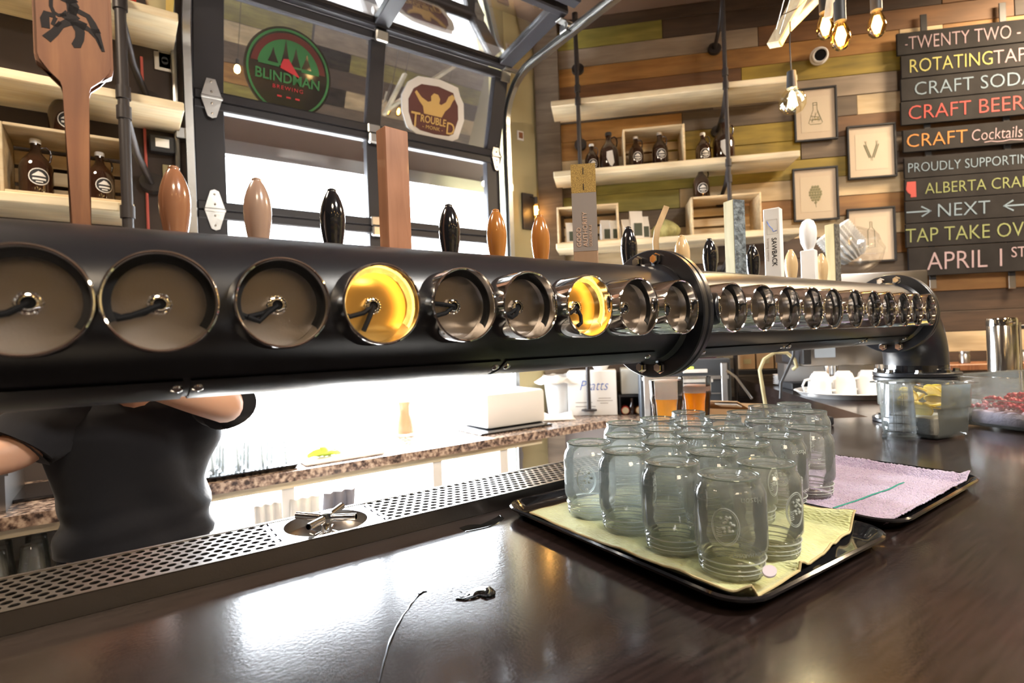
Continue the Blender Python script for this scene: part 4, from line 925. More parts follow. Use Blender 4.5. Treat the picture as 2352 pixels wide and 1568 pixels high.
# ------------------------------------------------------------------ hanging fixture: driftwood boards and bulbs
P0 = atz(1778, 105, 2.05); P1 = atz(1905, -130, 2.05); P2 = atz(1800, 70, 2.05); P3 = atz(1990, -120, 2.35)
t = thing('wood_chandelier', 'rough wooden slats hung by wire ropes, carrying bulbs high above the bar', 'chandelier', P0)
m = MB(); d = (P1-P0); m.box(d/2+Vector((0, 0, 0)), (.030, .055, d.length), .004, Vector((0, 0, 1)).rotation_difference(d).to_matrix()); m.build('slat', M['pine'], t)
m = MB(); d = (P3-P2); m.box((P2-P0)+d/2, (.030, .055, d.length), .004, Vector((0, 0, 1)).rotation_difference(d).to_matrix()); m.build('slat', M['pine'], t)
for a, b in (((1782, 68), (1825, -90)), ((1790, 78), (1838, -80))): MB().tube([atz(*a, 2.02)-P0, atz(*b, 2.02)-P0], .0022, 6).build('wire_rope', M['galv'], t)
MB().tube([atz(1795, 35, 2.0)-P0, atz(1830, 20, 1.99)-P0, atz(1860, -10, 2.02)-P0], .0018, 6).build('wire_rope', M['iron'], t)
P4 = atz(1900, -5, 1.95)
def edison(px, py, Z, label, tip=0):
    p = atz(px, py, Z); t = thing('hanging_bulb', label, 'light bulb', p, 0, 'amber filament bulbs over the bar')
    MB().lathe([(.012, .056), (.014, .048), (.022, .030), (.029, .008), (.030, -.010), (.026, -.028), (.016, -.041), (.006, -.046), (0, -.047)], seg=28).build('glass', M['bulb'], t, ang=80)
    m = MB()
    for k in range(5):
        a = 2*PI*k/5; m.tube([(.004*math.cos(a), .004*math.sin(a), .030), (.011*math.cos(a+.3), .011*math.sin(a+.3), .0), (.005*math.cos(a+.6), .005*math.sin(a+.6), -.026)], .0026, 5)
    m.build('filament', M['filament'], t)
    m = MB(); m.cyl((0, 0, .052), (0, 0, .120), .019, seg=18); m.build('socket', M['dark_plastic'], t)
    MB().tube([(0, 0, .12), (.002, 0, .5), (0, 0, 3.612-p.z)], .003, 6).build('cord', M['dark_plastic'], t)
    light('bulb_glow', 'POINT', p+Vector((0, 0, -.002)), 6, (1, .62, .28), shadow_soft_size=.007); return t
edison(1896, 62, 1.98, 'left one of the two close amber bulbs hanging above the prints'); edison(1931, 85, 1.86, 'right and lower one of the two close amber bulbs'); edison(2014, 58, 1.98, 'amber bulb hanging alone left of the chalkboards')
m = MB(); a = atz(1902, 42, 1.93); b = atz(1916, -60, 1.93); m.tube([a, (a+b)/2, b], .013, 8, flat=(1.2, .6)); tag(m.build('birch_stick', wood('birch', (.72, .66, .52), (.5, .44, .34), .6, sc=(8, 8, 1))), 'pale birch stick hanging between the two close amber bulbs', 'stick')
p = atz(1820, 232, 1.95); t = thing('globe_bulb', 'round clear globe bulb hanging on a cord in front of the upper shelf', 'light bulb', p)
MB().lathe([(.013, .050), (.020, .042), (.036, .026), (.0455, .004), (.044, -.018), (.033, -.036), (.016, -.045), (0, -.047)], seg=36).build('glass', M['globe'], t, ang=80)
m = MB()
for k in range(6): a = 2*PI*k/6; m.tube([(.006*math.cos(a), .006*math.sin(a), .030), (.015*math.cos(a), .015*math.sin(a), -.020)], .003, 5)
m.build('filament', M['filamentw'], t); MB().cyl((0, 0, .045), (0, 0, .105), .018, .015, 20).build('socket', M['dark_plastic'], t)
c_ = atz(1815, 50, 2.0)-p; MB().tube([(0, 0, .10), (-.004, 0, .2), (c_.x, c_.y, c_.z)], .0025, 6).build('cord', M['dark_plastic'], t)
light('globe_glow', 'POINT', p, 8, (1, .82, .55), shadow_soft_size=.010)
# pendants over the guests' side, they show as reflections in the chrome
pb = None
for i, (x, y, z) in enumerate(((-.6, -1.0, 2.35), (.3, -1.2, 2.45), (1.1, -.9, 2.3), (1.9, -1.1, 2.4), (2.7, -.9, 2.35), (3.4, -.5, 2.45), (.8, -2.2, 2.5), (2.2, -2.3, 2.5))):
    t = thing('pendant_bulb', 'one of the amber pendant bulbs over the guests side of the bar', 'light bulb', (x, y, z), 0, 'pendant bulbs over the guests')
    MB().lathe([(.012, .05), (.026, .03), (.032, 0), (.024, -.03), (0, -.042)], seg=18).build('glass', M['filament'], t); MB().cyl((0, 0, .05), (0, 0, .11), .018, seg=12).build('socket', M['dark_plastic'], t); MB().tube([(0, 0, .11), (0, 0, 3.613-z)], .003, 5).build('cord', M['dark_plastic'], t)

for (x, y, r_), lb in zip(((-.4, -1.9, .45), (1.6, -1.35, .35), (4.4, -.1, .35), (-1.2, 1.7, .35)), ('round fill lamp added out of view over the guests side', 'round fill lamp added out of view to brighten the jars', 'round fill lamp added out of view near the chalkboards', 'round fill lamp added out of view, left over the bartender aisle')):
    t = thing('fill_lamp', lb, 'lamp', (x, y, 3.614)); MB().lathe([(r_+.01, -.06), (r_+.03, -.06), (r_+.03, 0), (r_+.01, 0)], (0, 0, 0), (0, 0, 1), 40, close=True).build('rim', M['black'], t)  # housing rims for the added fill lamps
# ------------------------------------------------------------------ corner: wall box and sconce
p = ony(1196, 311, 2.99); t = thing('wall_box', 'small white-rimmed outlet box on the cream wall strip beside the door track', 'outlet', (p.x, 2.998, p.z))
MB().box((0, -.004, 0), (.055, .008, .065), .002).build('cover', M['white'], t); MB().box((0, -.010, 0), (.032, .005, .040), .001).build('insert', M['walnut'], t)
p = ony(1222, 485, 2.97); t = thing('wall_sconce', 'dark metal wall sconce with a glowing bulb beside the dark corner post', 'sconce', (p.x-.02, 2.998, p.z))
MB().box((0, -.008, 0), (.10, .014, .25), .002).build('back_plate', M['iron'], t); MB().lathe([(.016, .045), (.024, .02), (.024, -.03), (.014, -.05), (0, -.052)], (.03, -.06, 0), seg=20).build('glass', M['bulb'], t)
MB().cyl((.03, -.06, -.03), (.03, -.06, .028), .010, seg=12).build('filament', M['filament'], t); m = MB(); m.cyl((.03, -.06, .04), (.03, -.06, .09), .015, seg=14); m.tube([(.03, -.06, .08), (.02, -.02, .10), (.02, -.008, .09)], .006, 8); m.build('socket', M['iron'], t)
light('sconce_glow', 'POINT', Vector((p.x+.01, 2.93, p.z)), 2.5, (1, .6, .25), shadow_soft_size=.008)

# ================================================================== LEFT WALL SHELVES
for z, xr, lab in ((2.785, .235, 'top pine shelf on the dark wall left of the glass door'), (2.405, .245, 'middle pine shelf on the dark wall left of the glass door'), (1.950, .055, 'lowest pine shelf left of the door, carrying a crate of growlers')):
    t = thing('wall_shelf', lab, 'shelf', (xr-.9, 2.843, z)); MB().box((0, 0, .019), (1.8, .305, .038), .004).build('board', M['pine'], t)
t = thing('shelf_pipe', 'thick black iron pipe with couplings in front of the left pine shelves', 'pipe', (.032, 2.67, 1.30))
m = MB(); m.cyl((0, 0, 0), (0, 0, 1.50), .020, seg=18)
for z in (.30, .52, .62, 1.02, 1.10, 1.46): m.cyl((0, 0, z), (0, 0, z+.05), .026, seg=18)
m.ball((0, 0, 1.51), .026, 2); m.build('upright', M['iron'], t)
for z in (1.42, 1.04, .58): q = MB(); q.tube([(.005, 0, z), (.04, .16, z-.10), (.10, .315, z-.19)], .015, 12); q.cyl((.10, .30, z-.18), (.10, .326, z-.19), .05, seg=20); q.build('brace', M['iron'], t)
CRT = (-.15, 2.84, 1.989)
t = crate('wooden crate with slatted back on the lowest left shelf, two growlers inside', CRT, 0, .40, .262, .26, M['crate'])
growler(.222, 'growler with white cap in the left crate, left of the paddle handle', (-.255, 2.80, 2.002), .25)
growler(.205, 'growler in the left crate, just right of the paddle handle', (-.055, 2.80, 2.002), .3)
growler(.222, 'growler standing on the left crate, half behind the paddle handle', (-.165, 2.84, 2.252), .25)
p = ony(240, 20, 2.84)
t = thing('gift_tin', 'red and cream rounded box lying on the top left shelf', 'box', (-.03, 2.84, 2.8235))
m = MB(); rg = []
for x_ in (-.16, -.14, .10, .12):
    s = .82 if x_ in (-.16, .12) else 1; rg.append([Vector((x_, .10*s*math.cos(a), .062+.06*s*math.sin(a))) for a in [2*PI*k/28 for k in range(28)]])
m.loft(rg); m.build('red_shell', M['red'], t, ang=50); MB().box((-.02, 0, .004), (.26, .20, .008), .003).build('cream_base', M['yellow'], t)
t = thing('round_container', 'cream and yellow round container at the right end of the top left shelf', 'container', (.185, 2.83, 2.8235))
MB().lathe([(0, 0), (.038, 0), (.052, .16), (0, .16)], seg=28).build('container_body', M['yellow'], t); MB().lathe([(.040, .002), (.0395, .0), (.0535, .16), (.050, .162)], (-.012, -.004, 0), seg=28).build('cream_side', M['cream'], t)
for (px, py), (w_, h_), lb, mm in (((395, 145), (.085, .085), 'grey socket cover below the top left shelf by the door track', 'steel'), ((436, 150), (.05, .08), 'narrow switch cover beside the door track below the top left shelf', 'steel'), ((440, 402), (.05, .07), 'beige switch plate low beside the door track', 'cream')):
    p = ony(px, py, 2.985); t = thing('socket_cover', lb, 'socket', (min(p.x, .20), 2.999, p.z)); MB().box((0, -.005, 0), (w_, .009, h_), .002).build('cover', M[mm], t); MB().lathe([(0, -.0), (.013, 0), (.013, .004), (0, .004)], (0, -.010, 0), (0, -1, 0), 16).build('socket_hole', M['black'], t)
t = thing('junction_box', 'black electrical box on the dark wall under the middle left shelf', 'box', (.175, 2.999, 2.335)); MB().box((0, -.03, 0), (.10, .055, .075), .006).build('box_body', M['dark_plastic'], t); MB().box((.0, -.06, .0), (.055, .004, .04), .001).build('cover', M['steel'], t)
a_ = ony(325, 125, 2.96); tag(MB().tube([(a_.x, 2.985, a_.z), (a_.x+.003, 2.985, 2.3), (a_.x+.002, 2.985, 1.86)], .006, 8).build('red_cable', mat('red_cord', (.55, .12, .10), .6)), 'red cord hanging down the dark wall behind the left shelves', 'cord')
a_ = ony(397, 165, 2.96); tag(MB().tube([(a_.x, 2.985, a_.z), (a_.x, 2.985, 2.3), (a_.x+.002, 2.985, 2.05)], .004, 8).build('grey_cable', mat('grey_cord', (.35, .30, .28), .6)), 'thin grey cord running down the dark wall beside the door track', 'cord')

# ================================================================== BACK LEDGE WITH GRANITE TOP
ZG = .865
bk = thing('back_counter', 'granite topped white back counter under the glass door, running to the planked wall', 'counter', (0, 0, 0))
cu1 = 1.262; e0 = wloc(0, 0, 0); def_ = None
fu = lambda u, off: tuple(wloc(u, off, 0)[:2])
# inner corner where the front edges y=2.2 and offset .72 meet
off_ = .50; yk = 2.37; uk = None
# point on offset line with y=yk : y = 3 - (u+off)*S2
uk = (3-yk)/S2 - off_
poly = [(-1.7, yk), fu(uk, off_), fu(cu1, off_), fu(cu1, .012), fu(.01, .012), (2.41, 2.985), (-1.7, 2.985)]
MB().prism(poly, ZG-.042, ZG).build('granite_top', M['granite'], bk)
m = MB(); m.box2((-1.7, 2.40, ZG-.075), (1.9, 2.42, ZG-.043)); m.build('front_strip', M['pine'], bk)
m = MB(); m.box2((-1.7, 2.90, .05), (.28, 2.97, ZG-.045)); m.build('back_panel', M['whitematt'], bk)
for x in (-1.7, -.78, .06, .52, 1.22, 1.62): MB().box2((x, 2.41, .0), (x+.05, 2.89, ZG-.076)).build('upright', M['whitematt'], bk)
for z in (.55, .12): MB().box2((-1.7, 2.42, z), (1.7, 2.89, z+.03)).build('shelf_board', M['whitematt'], bk)
m = MB(); q = [fu(uk+.06, off_-.05), fu(cu1-.02, off_-.05), fu(cu1-.02, .03), fu(.12, .03)]; m.prism(q, .02, ZG-.044); m.build('corner_cabinet', M['taupe'], bk)
# small things along the ledge
def simple(name, label, cat, loc, mb, part, mt, rz=0, group=None, **k):
    t = thing(name, label, cat, loc, rz, group); mb.build(part, mt, t, **k); return t
# steel insert / ice well at the left
t = thing('steel_bin', 'brushed steel bin sitting on the granite ledge left of the bartender', 'bin', (-.68, 2.66, ZG+.001)); m = MB(); m.box2((-.35, -.22, 0), (.35, .20, .006)); m.box2((-.35, -.22, .004), (.35, -.212, .125)); m.box2((-.35, .192, .004), (.35, .20, .125)); m.box2((.342, -.212, .004), (.35, .192, .125)); m.box2((-.35, -.212, .004), (-.342, .192, .125)); m.box2((-.36, -.23, .122), (.36, -.208, .132)); m.build('bin_body', M['steel'], t)
# rack tray of tumblers
tr_ = tray('serving_tray', 'black tray of upturned tumblers on the granite ledge right of the bartender', (.387, 2.60, ZG), 0, .44, .40)
def tumbler(label, loc, H=.12, r=.036, group=None):
    t = thing('tumbler', label, 'glass', loc, 0, group); MB().lathe([(r, 0), (r*.80, H-.002), (r*.78, H), (0, H), (0, H-.006), (r*.74, H-.007), (r-.0022, 0)], seg=24).build('glass', M['plastic'], t, ang=60); return t
TL = lambda i, j: 'upturned tumbler on the ledge tray, %s in the %s row from the aisle' % (('first', 'second', 'third', 'last')[i], ('front', 'second', 'third', 'back')[j])
tm = None
for i in range(4):
    for j in range(4):
        loc = (.250+.092*i, 2.475+.085*j, ZG+.008)
        if tm is None: tm = tumbler(TL(0, 0), loc, group='tumblers on the ledge tray')
        else: dup(tm, loc, 0, TL(i, j))
# dark tray behind, stacked on risers
m = MB(); m.box((0, 0, .006), (.5, .30, .012), .004); simple('baking_sheet', 'dark flat baking sheet lying on the granite ledge behind the bartender', 'tray', (-.12, 2.72, ZG+.001), m, 'sheet_plate', M['blackgloss'])
# limes / cloth
m = MB(); rg = []
for k in range(7):
    f = k/6; r = .028*math.sin(PI*(f*.9+.08)); rg.append([Vector((-.07+.15*f, r*1.2*math.cos(a)+.008*math.sin(k*2), .004+r*.7*(1+math.sin(a))+.006*math.sin(a*3+k))) for a in [2*PI*i/14 for i in range(14)]])
m.loft(rg); simple('green_rag', 'crumpled lime green rag on the bright granite ledge', 'cloth', (.725, 2.52, ZG+.014), m, 'rag', mat('lime_cloth', (.42, .50, .06), .9))
# white cutting board under it
m = MB(); m.box((0, 0, .006), (.36, .30, .012), .005); simple('cutting_board', 'white cutting board on the ledge to the right of the tumblers', 'board', (.80, 2.56, ZG+.001), m, 'board', M['white'])
m = MB(); m.lathe([(0, 0), (.05, 0), (.055, .01), (.048, .08), (.035, .12), (.034, .16), (.044, .19), (.040, .19), (.030, .16), (.030, .12), (.04, .08), (.045, .012), (0, .010)], seg=24)
simple('glass_carafe', 'amber tinted carafe shape standing in the glare at the back of the ledge', 'carafe', (1.27, 2.84, ZG+.001), m, 'glass', mat('amber_carafe', (.42, .30, .20), .2, trans=.6), rz=.2)
m = MB(); m.box((0, 0, .10), (.42, .30, .20), .02, seg=2); simple('white_bin', 'white plastic food bin in the glare next to the dark tray on the ledge', 'bin', (1.86, 2.72, ZG+.012), m, 'bin_body', M['white'])
m = MB(); m.box((0, 0, .005), (.50, .36, .010), .004); simple('black_tray', 'flat black tray under the white plastic bin on the ledge', 'tray', (1.80, 2.66, ZG+.001), m, 'tray_plate', M['blackgloss'])
m = MB(); rg = []
for k in range(9):
    f = k/8; rg.append([Vector((-.14+.28*f, y, .004+(.025+.02*math.sin(f*7+y*20))*max(0, 1-abs(y)/.11))) for y in [-.11+.22*i/10 for i in range(11)]])
m.loft(rg, cap=False, closed=False); u_ = wloc(.06, .385, ZG+.002); simple('white_towel', 'crumpled white towel on the ledge in front of the translucent bucket', 'towel', u_, m, 'towel', M['paper'], rz=-.5, solid=.004)
# translucent bucket, box, fridge, bottles
u0, _ = wuz(1262, 950, .15); t = wthing('plastic_bucket', 'translucent white bucket with a crumpled bag over its rim, beside the printed carton', 'bucket', .105, .16, ZG+.001)
MB().lathe([(0, 0), (.075, 0), (.078, .005), (.102, .235), (.110, .240), (.110, .262), (.106, .262), (.100, .240), (.074, .008), (0, .006)], seg=36).build('bucket_body', mat('milky_plastic', (.78, .79, .80), .35, trans=.25), t, ang=50)
m = MB(); rg = []
for k in range(5): rg.append([Vector(((.108+.010*k*(1+.5*math.sin(5*a+k)))*math.cos(a), (.108+.010*k*(1+.5*math.sin(4*a+k)))*math.sin(a), .262-.012*k+.008*math.sin(7*a+k))) for a in [2*PI*i/40 for i in range(40)]])
m.loft(rg, cap=False); m.build('bag_rim', M['paper'], t, solid=.001)
u0, _ = wuz(1362, 955, .26); t = wthing('carton', 'white carton printed Pratts in blue script on the granite ledge', 'box', u0, .165, ZG+.001)
MB().box((0, 0, .145), (.315, .19, .29), .003).build('carton_body', M['paper'], t)
text_mesh('lettering', 'Pratts', .095, M['blueink'], t, (-.085, -.0962, .165), (PI/2, 0, 0), .0003, -.0014, shear=.35, sx=.82)
text_mesh('lettering', 'FRESH BAKERY', .020, M['grey'], t, (-.10, -.0962, .105), (PI/2, 0, 0), .0002) if False else None
for z, a, b in ((.112, .04, .12), (.096, .03, .13), (.080, .05, .10), (.086, -.11, .0), (.060, -.11, .02)): MB().box(((a+b)/2, -.0958, z), (b-a, .0008, .0035)).build('print_line', M['grey'], t)
u1, z1 = wuz(1390, 848, .36); t = wthing('white_bowl', 'white fluted bowl standing on the printed carton', 'bowl', u0+.06, .165, ZG+.292)
MB().lathe([(0, 0), (.035, 0), (.040, .004), (.075, .055), (.078, .058), (.073, .056), (.036, .008), (0, .006)], seg=40).build('bowl_body', M['white'], t, ang=60)
u0, _ = wuz(1452, 880, .12); t = wthing('grey_box', 'pale grey closed box high behind the printed carton', 'box', u0+.005, .13, ZG+.13); MB().box((0, 0, .085), (.16, .20, .165), .004).build('box_body', mat('pale_grey_box', (.50, .52, .50), .7), t)
t = wthing('shelf_riser', 'dark low riser shelf behind the printed carton with bottles lying beneath', 'shelf', u0-.01, .13, ZG+.001); MB().box2((-.085, -.11, .115), (.085, .13, .128)).build('board', M['black'], t); MB().box2((-.073, .12, 0), (.073, .13, .114)).build('back_board', M['dark_plastic'], t)
for x in (-.085, .073): MB().box2((x, -.11, 0), (x+.012, .119, .114)).build('side_board', M['black'], t)
for k, (px, mm, cc) in enumerate(((1437, 'red', 'cork-faced bottle lying end-on left under the dark riser shelf'), (1458, 'dark_plastic', 'dark slim bottle standing between the two lying ones'), (1478, 'orange', 'cork-faced bottle lying end-on right under the dark riser shelf'))):
    u1, _ = wuz(px, 950, .22); u1 = u0-.01+(-.045, .0, .045)[k]; t = wthing('small_bottle', cc, 'bottle', u1, (.20, .22, .20)[k], ZG+.002, 'bottles under the riser shelf')
    if k == 1: MB().lathe([(0, 0), (.020, 0), (.020, .05), (.010, .07), (.010, .095), (.012, .096), (.012, .105), (0, .106)], seg=18).build('bottle_body', M['brown_glass'], t)
    else: m = MB(); m.lathe([(0, 0), (.026, .002), (.026, .10), (.012, .13), (0, .135)], (0, -.04, .0265), (0, 1, 0), 20); m.build('bottle_body', M[mm], t); MB().lathe([(0, .0), (.022, .001), (.022, .004)], (0, -.046, .0265), (0, 1, 0), 18).build('cork_face', M['pine'], t)
u0, _ = wuz(1562, 950, .35); u0 = .885; t = wthing('equipment_rack', 'black square equipment rack with white label strips behind the pints of beer', 'rack', u0, .25, ZG+.001)
MB().box2((-.265, -.20, 0), (.265, -.04, .355), .006).build('rack_case', mat('blue_grey_case', (.055, .065, .08), .5), t)
for x in (-.225, .225): MB().box((x, -.206, .17), (.035, .012, .32), .003).build('rail', M['steel'], t)
for z, w_, mm in ((.285, .14, 'white'), (.245, .50, 'steel'), (.228, .20, 'white')): MB().box((.06 if w_ < .4 else 0, -.206, z), (w_, .010, .022), .002).build('label_strip', M[mm], t)
for x, c in ((-.06, (1, .1, .02)), (.01, (1, .6, .05)), (.04, (.6, .9, .05))): MB().box((x, -.2025, .305), (.022, .006, .010)).build('indicator_light', mat('indicator', c, emit=c, es=3), t)
for z in (.05, .10, .15): MB().box((0, -.2045, z), (.40, .006, .006)).build('vent_line', M['steel'], t)
u1, _ = wuz(1618, 830, .30); t = wthing('purple_bag', 'purple and yellow package lying on the black equipment rack', 'package', u1, .28, ZG+.357); MB().box((0, 0, .028), (.16, .12, .055), .02, seg=3).build('purple_body', mat('purple_wrap', (.45, .05, .22), .5), t); MB().box((-.11, .02, .022), (.07, .10, .043), .01, seg=2).build('yellow_end', M['yellow'], t)
# boxes and shelf further right on the wall
t = wthing('low_shelf', 'low dark shelf on the planked wall with cardboard boxes', 'shelf', 1.47, .13, 1.12); MB().box((0, 0, 0), (.46, .20, .03), .003).build('board', M['black'], t)
for px, lb, w_ in ((1657, 'brown cardboard box at the left on the low dark shelf', .09), (1682, 'middle brown cardboard box on the low dark shelf', .10), (1722, 'right brown cardboard box on the low dark shelf', .13)):
    u1 = {1657: 1.305, 1682: 1.41, 1722: 1.535}[px]; t = wthing('cardboard_box', lb, 'box', u1, .13, 1.1365); MB().box((0, 0, .065), (w_, .15, .13), .003).build('box_body', M['card'], t); MB().box((0, -.0755, .05), (w_*.5, .001, .03)).build('label', M['cream'], t)
for px, lb in ((1668, 'left black gadget hanging on the wall above the cardboard boxes'), (1708, 'right black gadget hanging on the wall above the cardboard boxes')):
    u1, _ = wuz(px, 830, .05); t = wthing('wall_charger', lb, 'charger', u1, .035, 1.285); MB().box((0, 0, .03), (.085, .05, .15), .008, seg=2).build('charger_body', M['dark_plastic'], t); MB().box((0, -.0255, .0), (.035, .001, .015)).build('label', M['white'], t)
# side work surface with the opened carton, between the black tray and the return counter
t = thing('work_table', 'steel work table behind the bar carrying an opened cardboard tray', 'table', (2.30, 1.55, 0)); R45 = Matrix.Rotation(PI/4, 3, 'Z')
MB().box((0, 0, .93), (.70, .44, .03), .004, R45).build('table_top', M['steel'], t)
for sx_, sy_ in ((1, 1), (1, -1), (-1, 1), (-1, -1)): q = R45 @ Vector((sx_*.31, sy_*.18, 0)); MB().cyl((q.x, q.y, 0), (q.x, q.y, .914), .018, seg=12).build('leg', M['steel'], t)
c = Vector((2.27, 1.50, .9455)); t = thing('cardboard_tray', 'opened flat cardboard tray with paper inside, behind the back row of jars', 'box', c, .38)
m = MB(); m.box2((-.22, -.14, 0), (.22, .14, .004)); m.build('bottom', M['card'], t)
for a, b in (((-.22, -.14, .004), (.22, -.136, .075)), ((-.22, .136, .004), (.22, .14, .095)), ((-.22, -.136, .004), (-.216, .136, .075)), ((.216, -.136, .004), (.22, .136, .075))): MB().box2(a, b).build('side', M['card'], t)
MB().box((-.02, .0, .092), (.36, .20, .004), 0, Matrix.Rotation(.22, 3, 'Y')).build('flap', M['card'], t); m = MB(); m.box((-.12, -.05, .105), (.13, .09, .006), .002, Matrix.Rotation(.2, 3, 'Y')); m.build('paper_sheet', M['paper'], t)

# ------------------------------------------------------------------ return counter: espresso machine, cups, hoses
pm = atz(1962, 800, 2.62); BX = Vector((pm.x+.06, pm.y+.06, CT)); RM = PI/4-PI/2
t = thing('coffee_brewer', 'stainless steel coffee machine with a dark side panel behind the tap pipe', 'coffee machine', BX, RM)
MB().box2((-.27, -.20, .13), (.27, .22, .555), .006, 2).build('housing', mat('dark_steel', (.26, .24, .22), .3, 1), t)
MB().box2((-.26, .00, .0), (.26, .21, .035), .004).build('base', M['dark_plastic'], t); MB().box2((-.262, .10, .036), (.262, .21, .129)).build('back_panel', M['steel'], t)
MB().box2((-.272, -.205, .14), (-.235, .10, .50), .004).build('side_trim', M['black'], t)
MB().box2((-.22, -.2025, .17), (-.13, -.2005, .30)).build('front_label', mat('blue_grey_panel', (.28, .34, .42), .4), t); MB().box2((-.22, -.2035, .225), (-.13, -.2028, .242)).build('orange_sticker', M['orange'], t)
for x in (-.12, .10): MB().cyl((x, -.12, .13), (x, -.12, .085), .032, .028, 20).build('brew_head', M['chrome'], t)
fb = thing('coffee_filters', 'bag of white fluted paper coffee filters tilted on the steel machine', 'paper filters', BX+Vector((-.03, -.03, .556)), RM)
m = MB(); q = Matrix.Rotation(-.62, 3, 'Y')
for k in range(11):
    z = .012*k; rg = []
    for rr_, zz in ((.052, z), (.085, z+.050)): rg.append([q @ Vector(((rr_+.004*math.cos(24*a))*math.cos(a), (rr_+.004*math.cos(24*a))*math.sin(a), zz)) + Vector((.035, 0, .090)) for a in [2*PI*i/96 for i in range(96)]])
    m.loft(rg, cap=False)
o = m.build('filter_stack', M['paper'], fb, ang=20); o['kind'] = 'stuff'
m = MB(); m.ball((.03, 0, .125), .125, 3, (1.05, .95, .95)); 
for v in m.bm.verts: n = NZ.noise(v.co*22); v.co *= 1+.07*n
for v in m.bm.verts: v.co.z = max(v.co.z, .001)
m.build('plastic_bag', panem('film', .16, (.97, .97, .97), .08), fb, ang=20)
# cups on a white tray
ct_ = onz(1950, 893, CT+.03); tc = thing('cup_tray', 'white oval platter full of upturned white cups', 'platter', (ct_.x, ct_.y, CT+.001), -PI/4+.1)
MB().lathe([(0, 0), (.19, 0), (.215, .022), (.222, .024), (.214, .026), (.19, .008), (0, .006)], seg=44).build('platter_body', M['white'], tc)
def wcup(label, loc, rz):
    t = thing('coffee_cup', label, 'cup', loc, rz, 'white cups upturned on the platter'); t.scale = (1.16, 1.16, 1.35); MB().lathe([(.040, 0), (.041, .001), (.038, .045), (.030, .066), (.024, .070), (.022, .074), (0, .073), (0, .068), (.028, .062), (.035, .042), (.0375, .002)], seg=28).build('cup_body', M['white'], t, ang=55)
    MB().tube([(.036, 0, .018), (.055, 0, .018), (.062, 0, .035), (.052, 0, .052), (.034, 0, .055)], .0042, 8).build('handle', M['white'], t); return t
k = 0; wc = None
CL = ['front left white cup of the platter, its handle to the left', 'second white cup in the front row of the platter', 'third white cup in the front row of the platter', 'white cup at the right end of the front row by the riser', 'white cup at the left of the back row on the platter', 'middle white cup in the back row of the platter', 'right white cup in the back row, under the coffee machine']
for j, n in ((0, 4), (1, 3)):
    for i in range(n):
        x = (i-(n-1)/2)*.104; y = -.06+.10*j; cs, sn = math.cos(-PI/4+.1), math.sin(-PI/4+.1)
        loc = (ct_.x+x*cs-y*sn, ct_.y+x*sn+y*cs, CT+.0095); rz_ = rj.uniform(2.2, 4.2)
        if wc is None: wc = wcup(CL[k], loc, rz_)
        else: dup(wc, loc, rz_, CL[k])
        k += 1
# stack of saucers and hoses left of the machine
ps = onz(1778, 862, CT); t = thing('saucer', 'stack base saucer', 'saucer', (0, 0, 0))
MB().lathe([(0, 0), (.035, 0), (.072, .010), (.075, .012), (.070, .012), (.034, .004), (0, .004)], seg=30).build('saucer_body', M['white'], t)
s0 = t; P_ = Vector((2.98, 1.56, CT+.001))
for k in range(6):
    s = s0 if k == 0 else copy_tree(s0); lbl = ('bottom', 'second', 'third', 'fourth', 'fifth', 'top')[k]; s.location = P_+Vector((0, 0, .0095*k)); s['group'] = 'stacked saucers beside the hoses'; s['label'] = lbl+' white saucer of the small stack beside the looped hose'
hp = [atz(x, y, 2.6) for x, y in ((1762, 912), (1750, 880), (1745, 850), (1755, 825), (1780, 809), (1808, 810), (1826, 826), (1830, 842))]
hp[0] = Vector((hp[0].x, hp[0].y, .948)); tag(MB().tube(hp+[atz(1822, 848, 2.62)], .0085, 10).build('cream_hose', M['cream']), 'cream hose looping up behind the bar left of the coffee machine', 'hose')
kp = [atz(x, y, 2.45) for x, y in ((1793, 915), (1794, 880), (1808, 850), (1822, 818), (1824, 790))]; tag(MB().tube(kp, .0065, 8).build('black_cable', M['dark_plastic']), 'black cable running down beside the cream hose', 'cable')
kp = [atz(x, y, 2.7) for x, y in ((1668, 850), (1690, 865), (1727, 915))]; tag(MB().tube(kp, .006, 8).build('steel_tube', M['galv']), 'thin slanting grey tube between the shelf pipe and the cardboard tray', 'tube')
kp = [atz(x, y, 2.7) for x, y in ((1850, 797), (1845, 830), (1838, 858))]
t = thing('steel_post', 'thin dark post with bright edge standing on the return counter left of the coffee machine', 'post', onz(1836, 882, CT)); h_ = .42
MB().cyl((0, 0, .001), (0, 0, h_), .010, seg=12).build('post', M['black'], t); MB().cyl((-.018, .004, .001), (-.018, .004, h_), .006, seg=12).build('bright_post', M['chrome'], t)
p = onz(1998, 905, CT); t = thing('small_cup', 'little white pitcher near the foot of the riser', 'pitcher', (p.x, p.y, CT+.001)); MB().lathe([(0, 0), (.018, 0), (.022, .02), (.018, .045), (.021, .05), (.019, .05), (.016, .044), (.02, .02), (0, .004)], seg=22).build('pitcher_body', M['white'], t); MB().tube([(.02, 0, .015), (.034, 0, .022), (.030, 0, .038), (.018, 0, .042)], .003, 6).build('handle', M['white'], t)

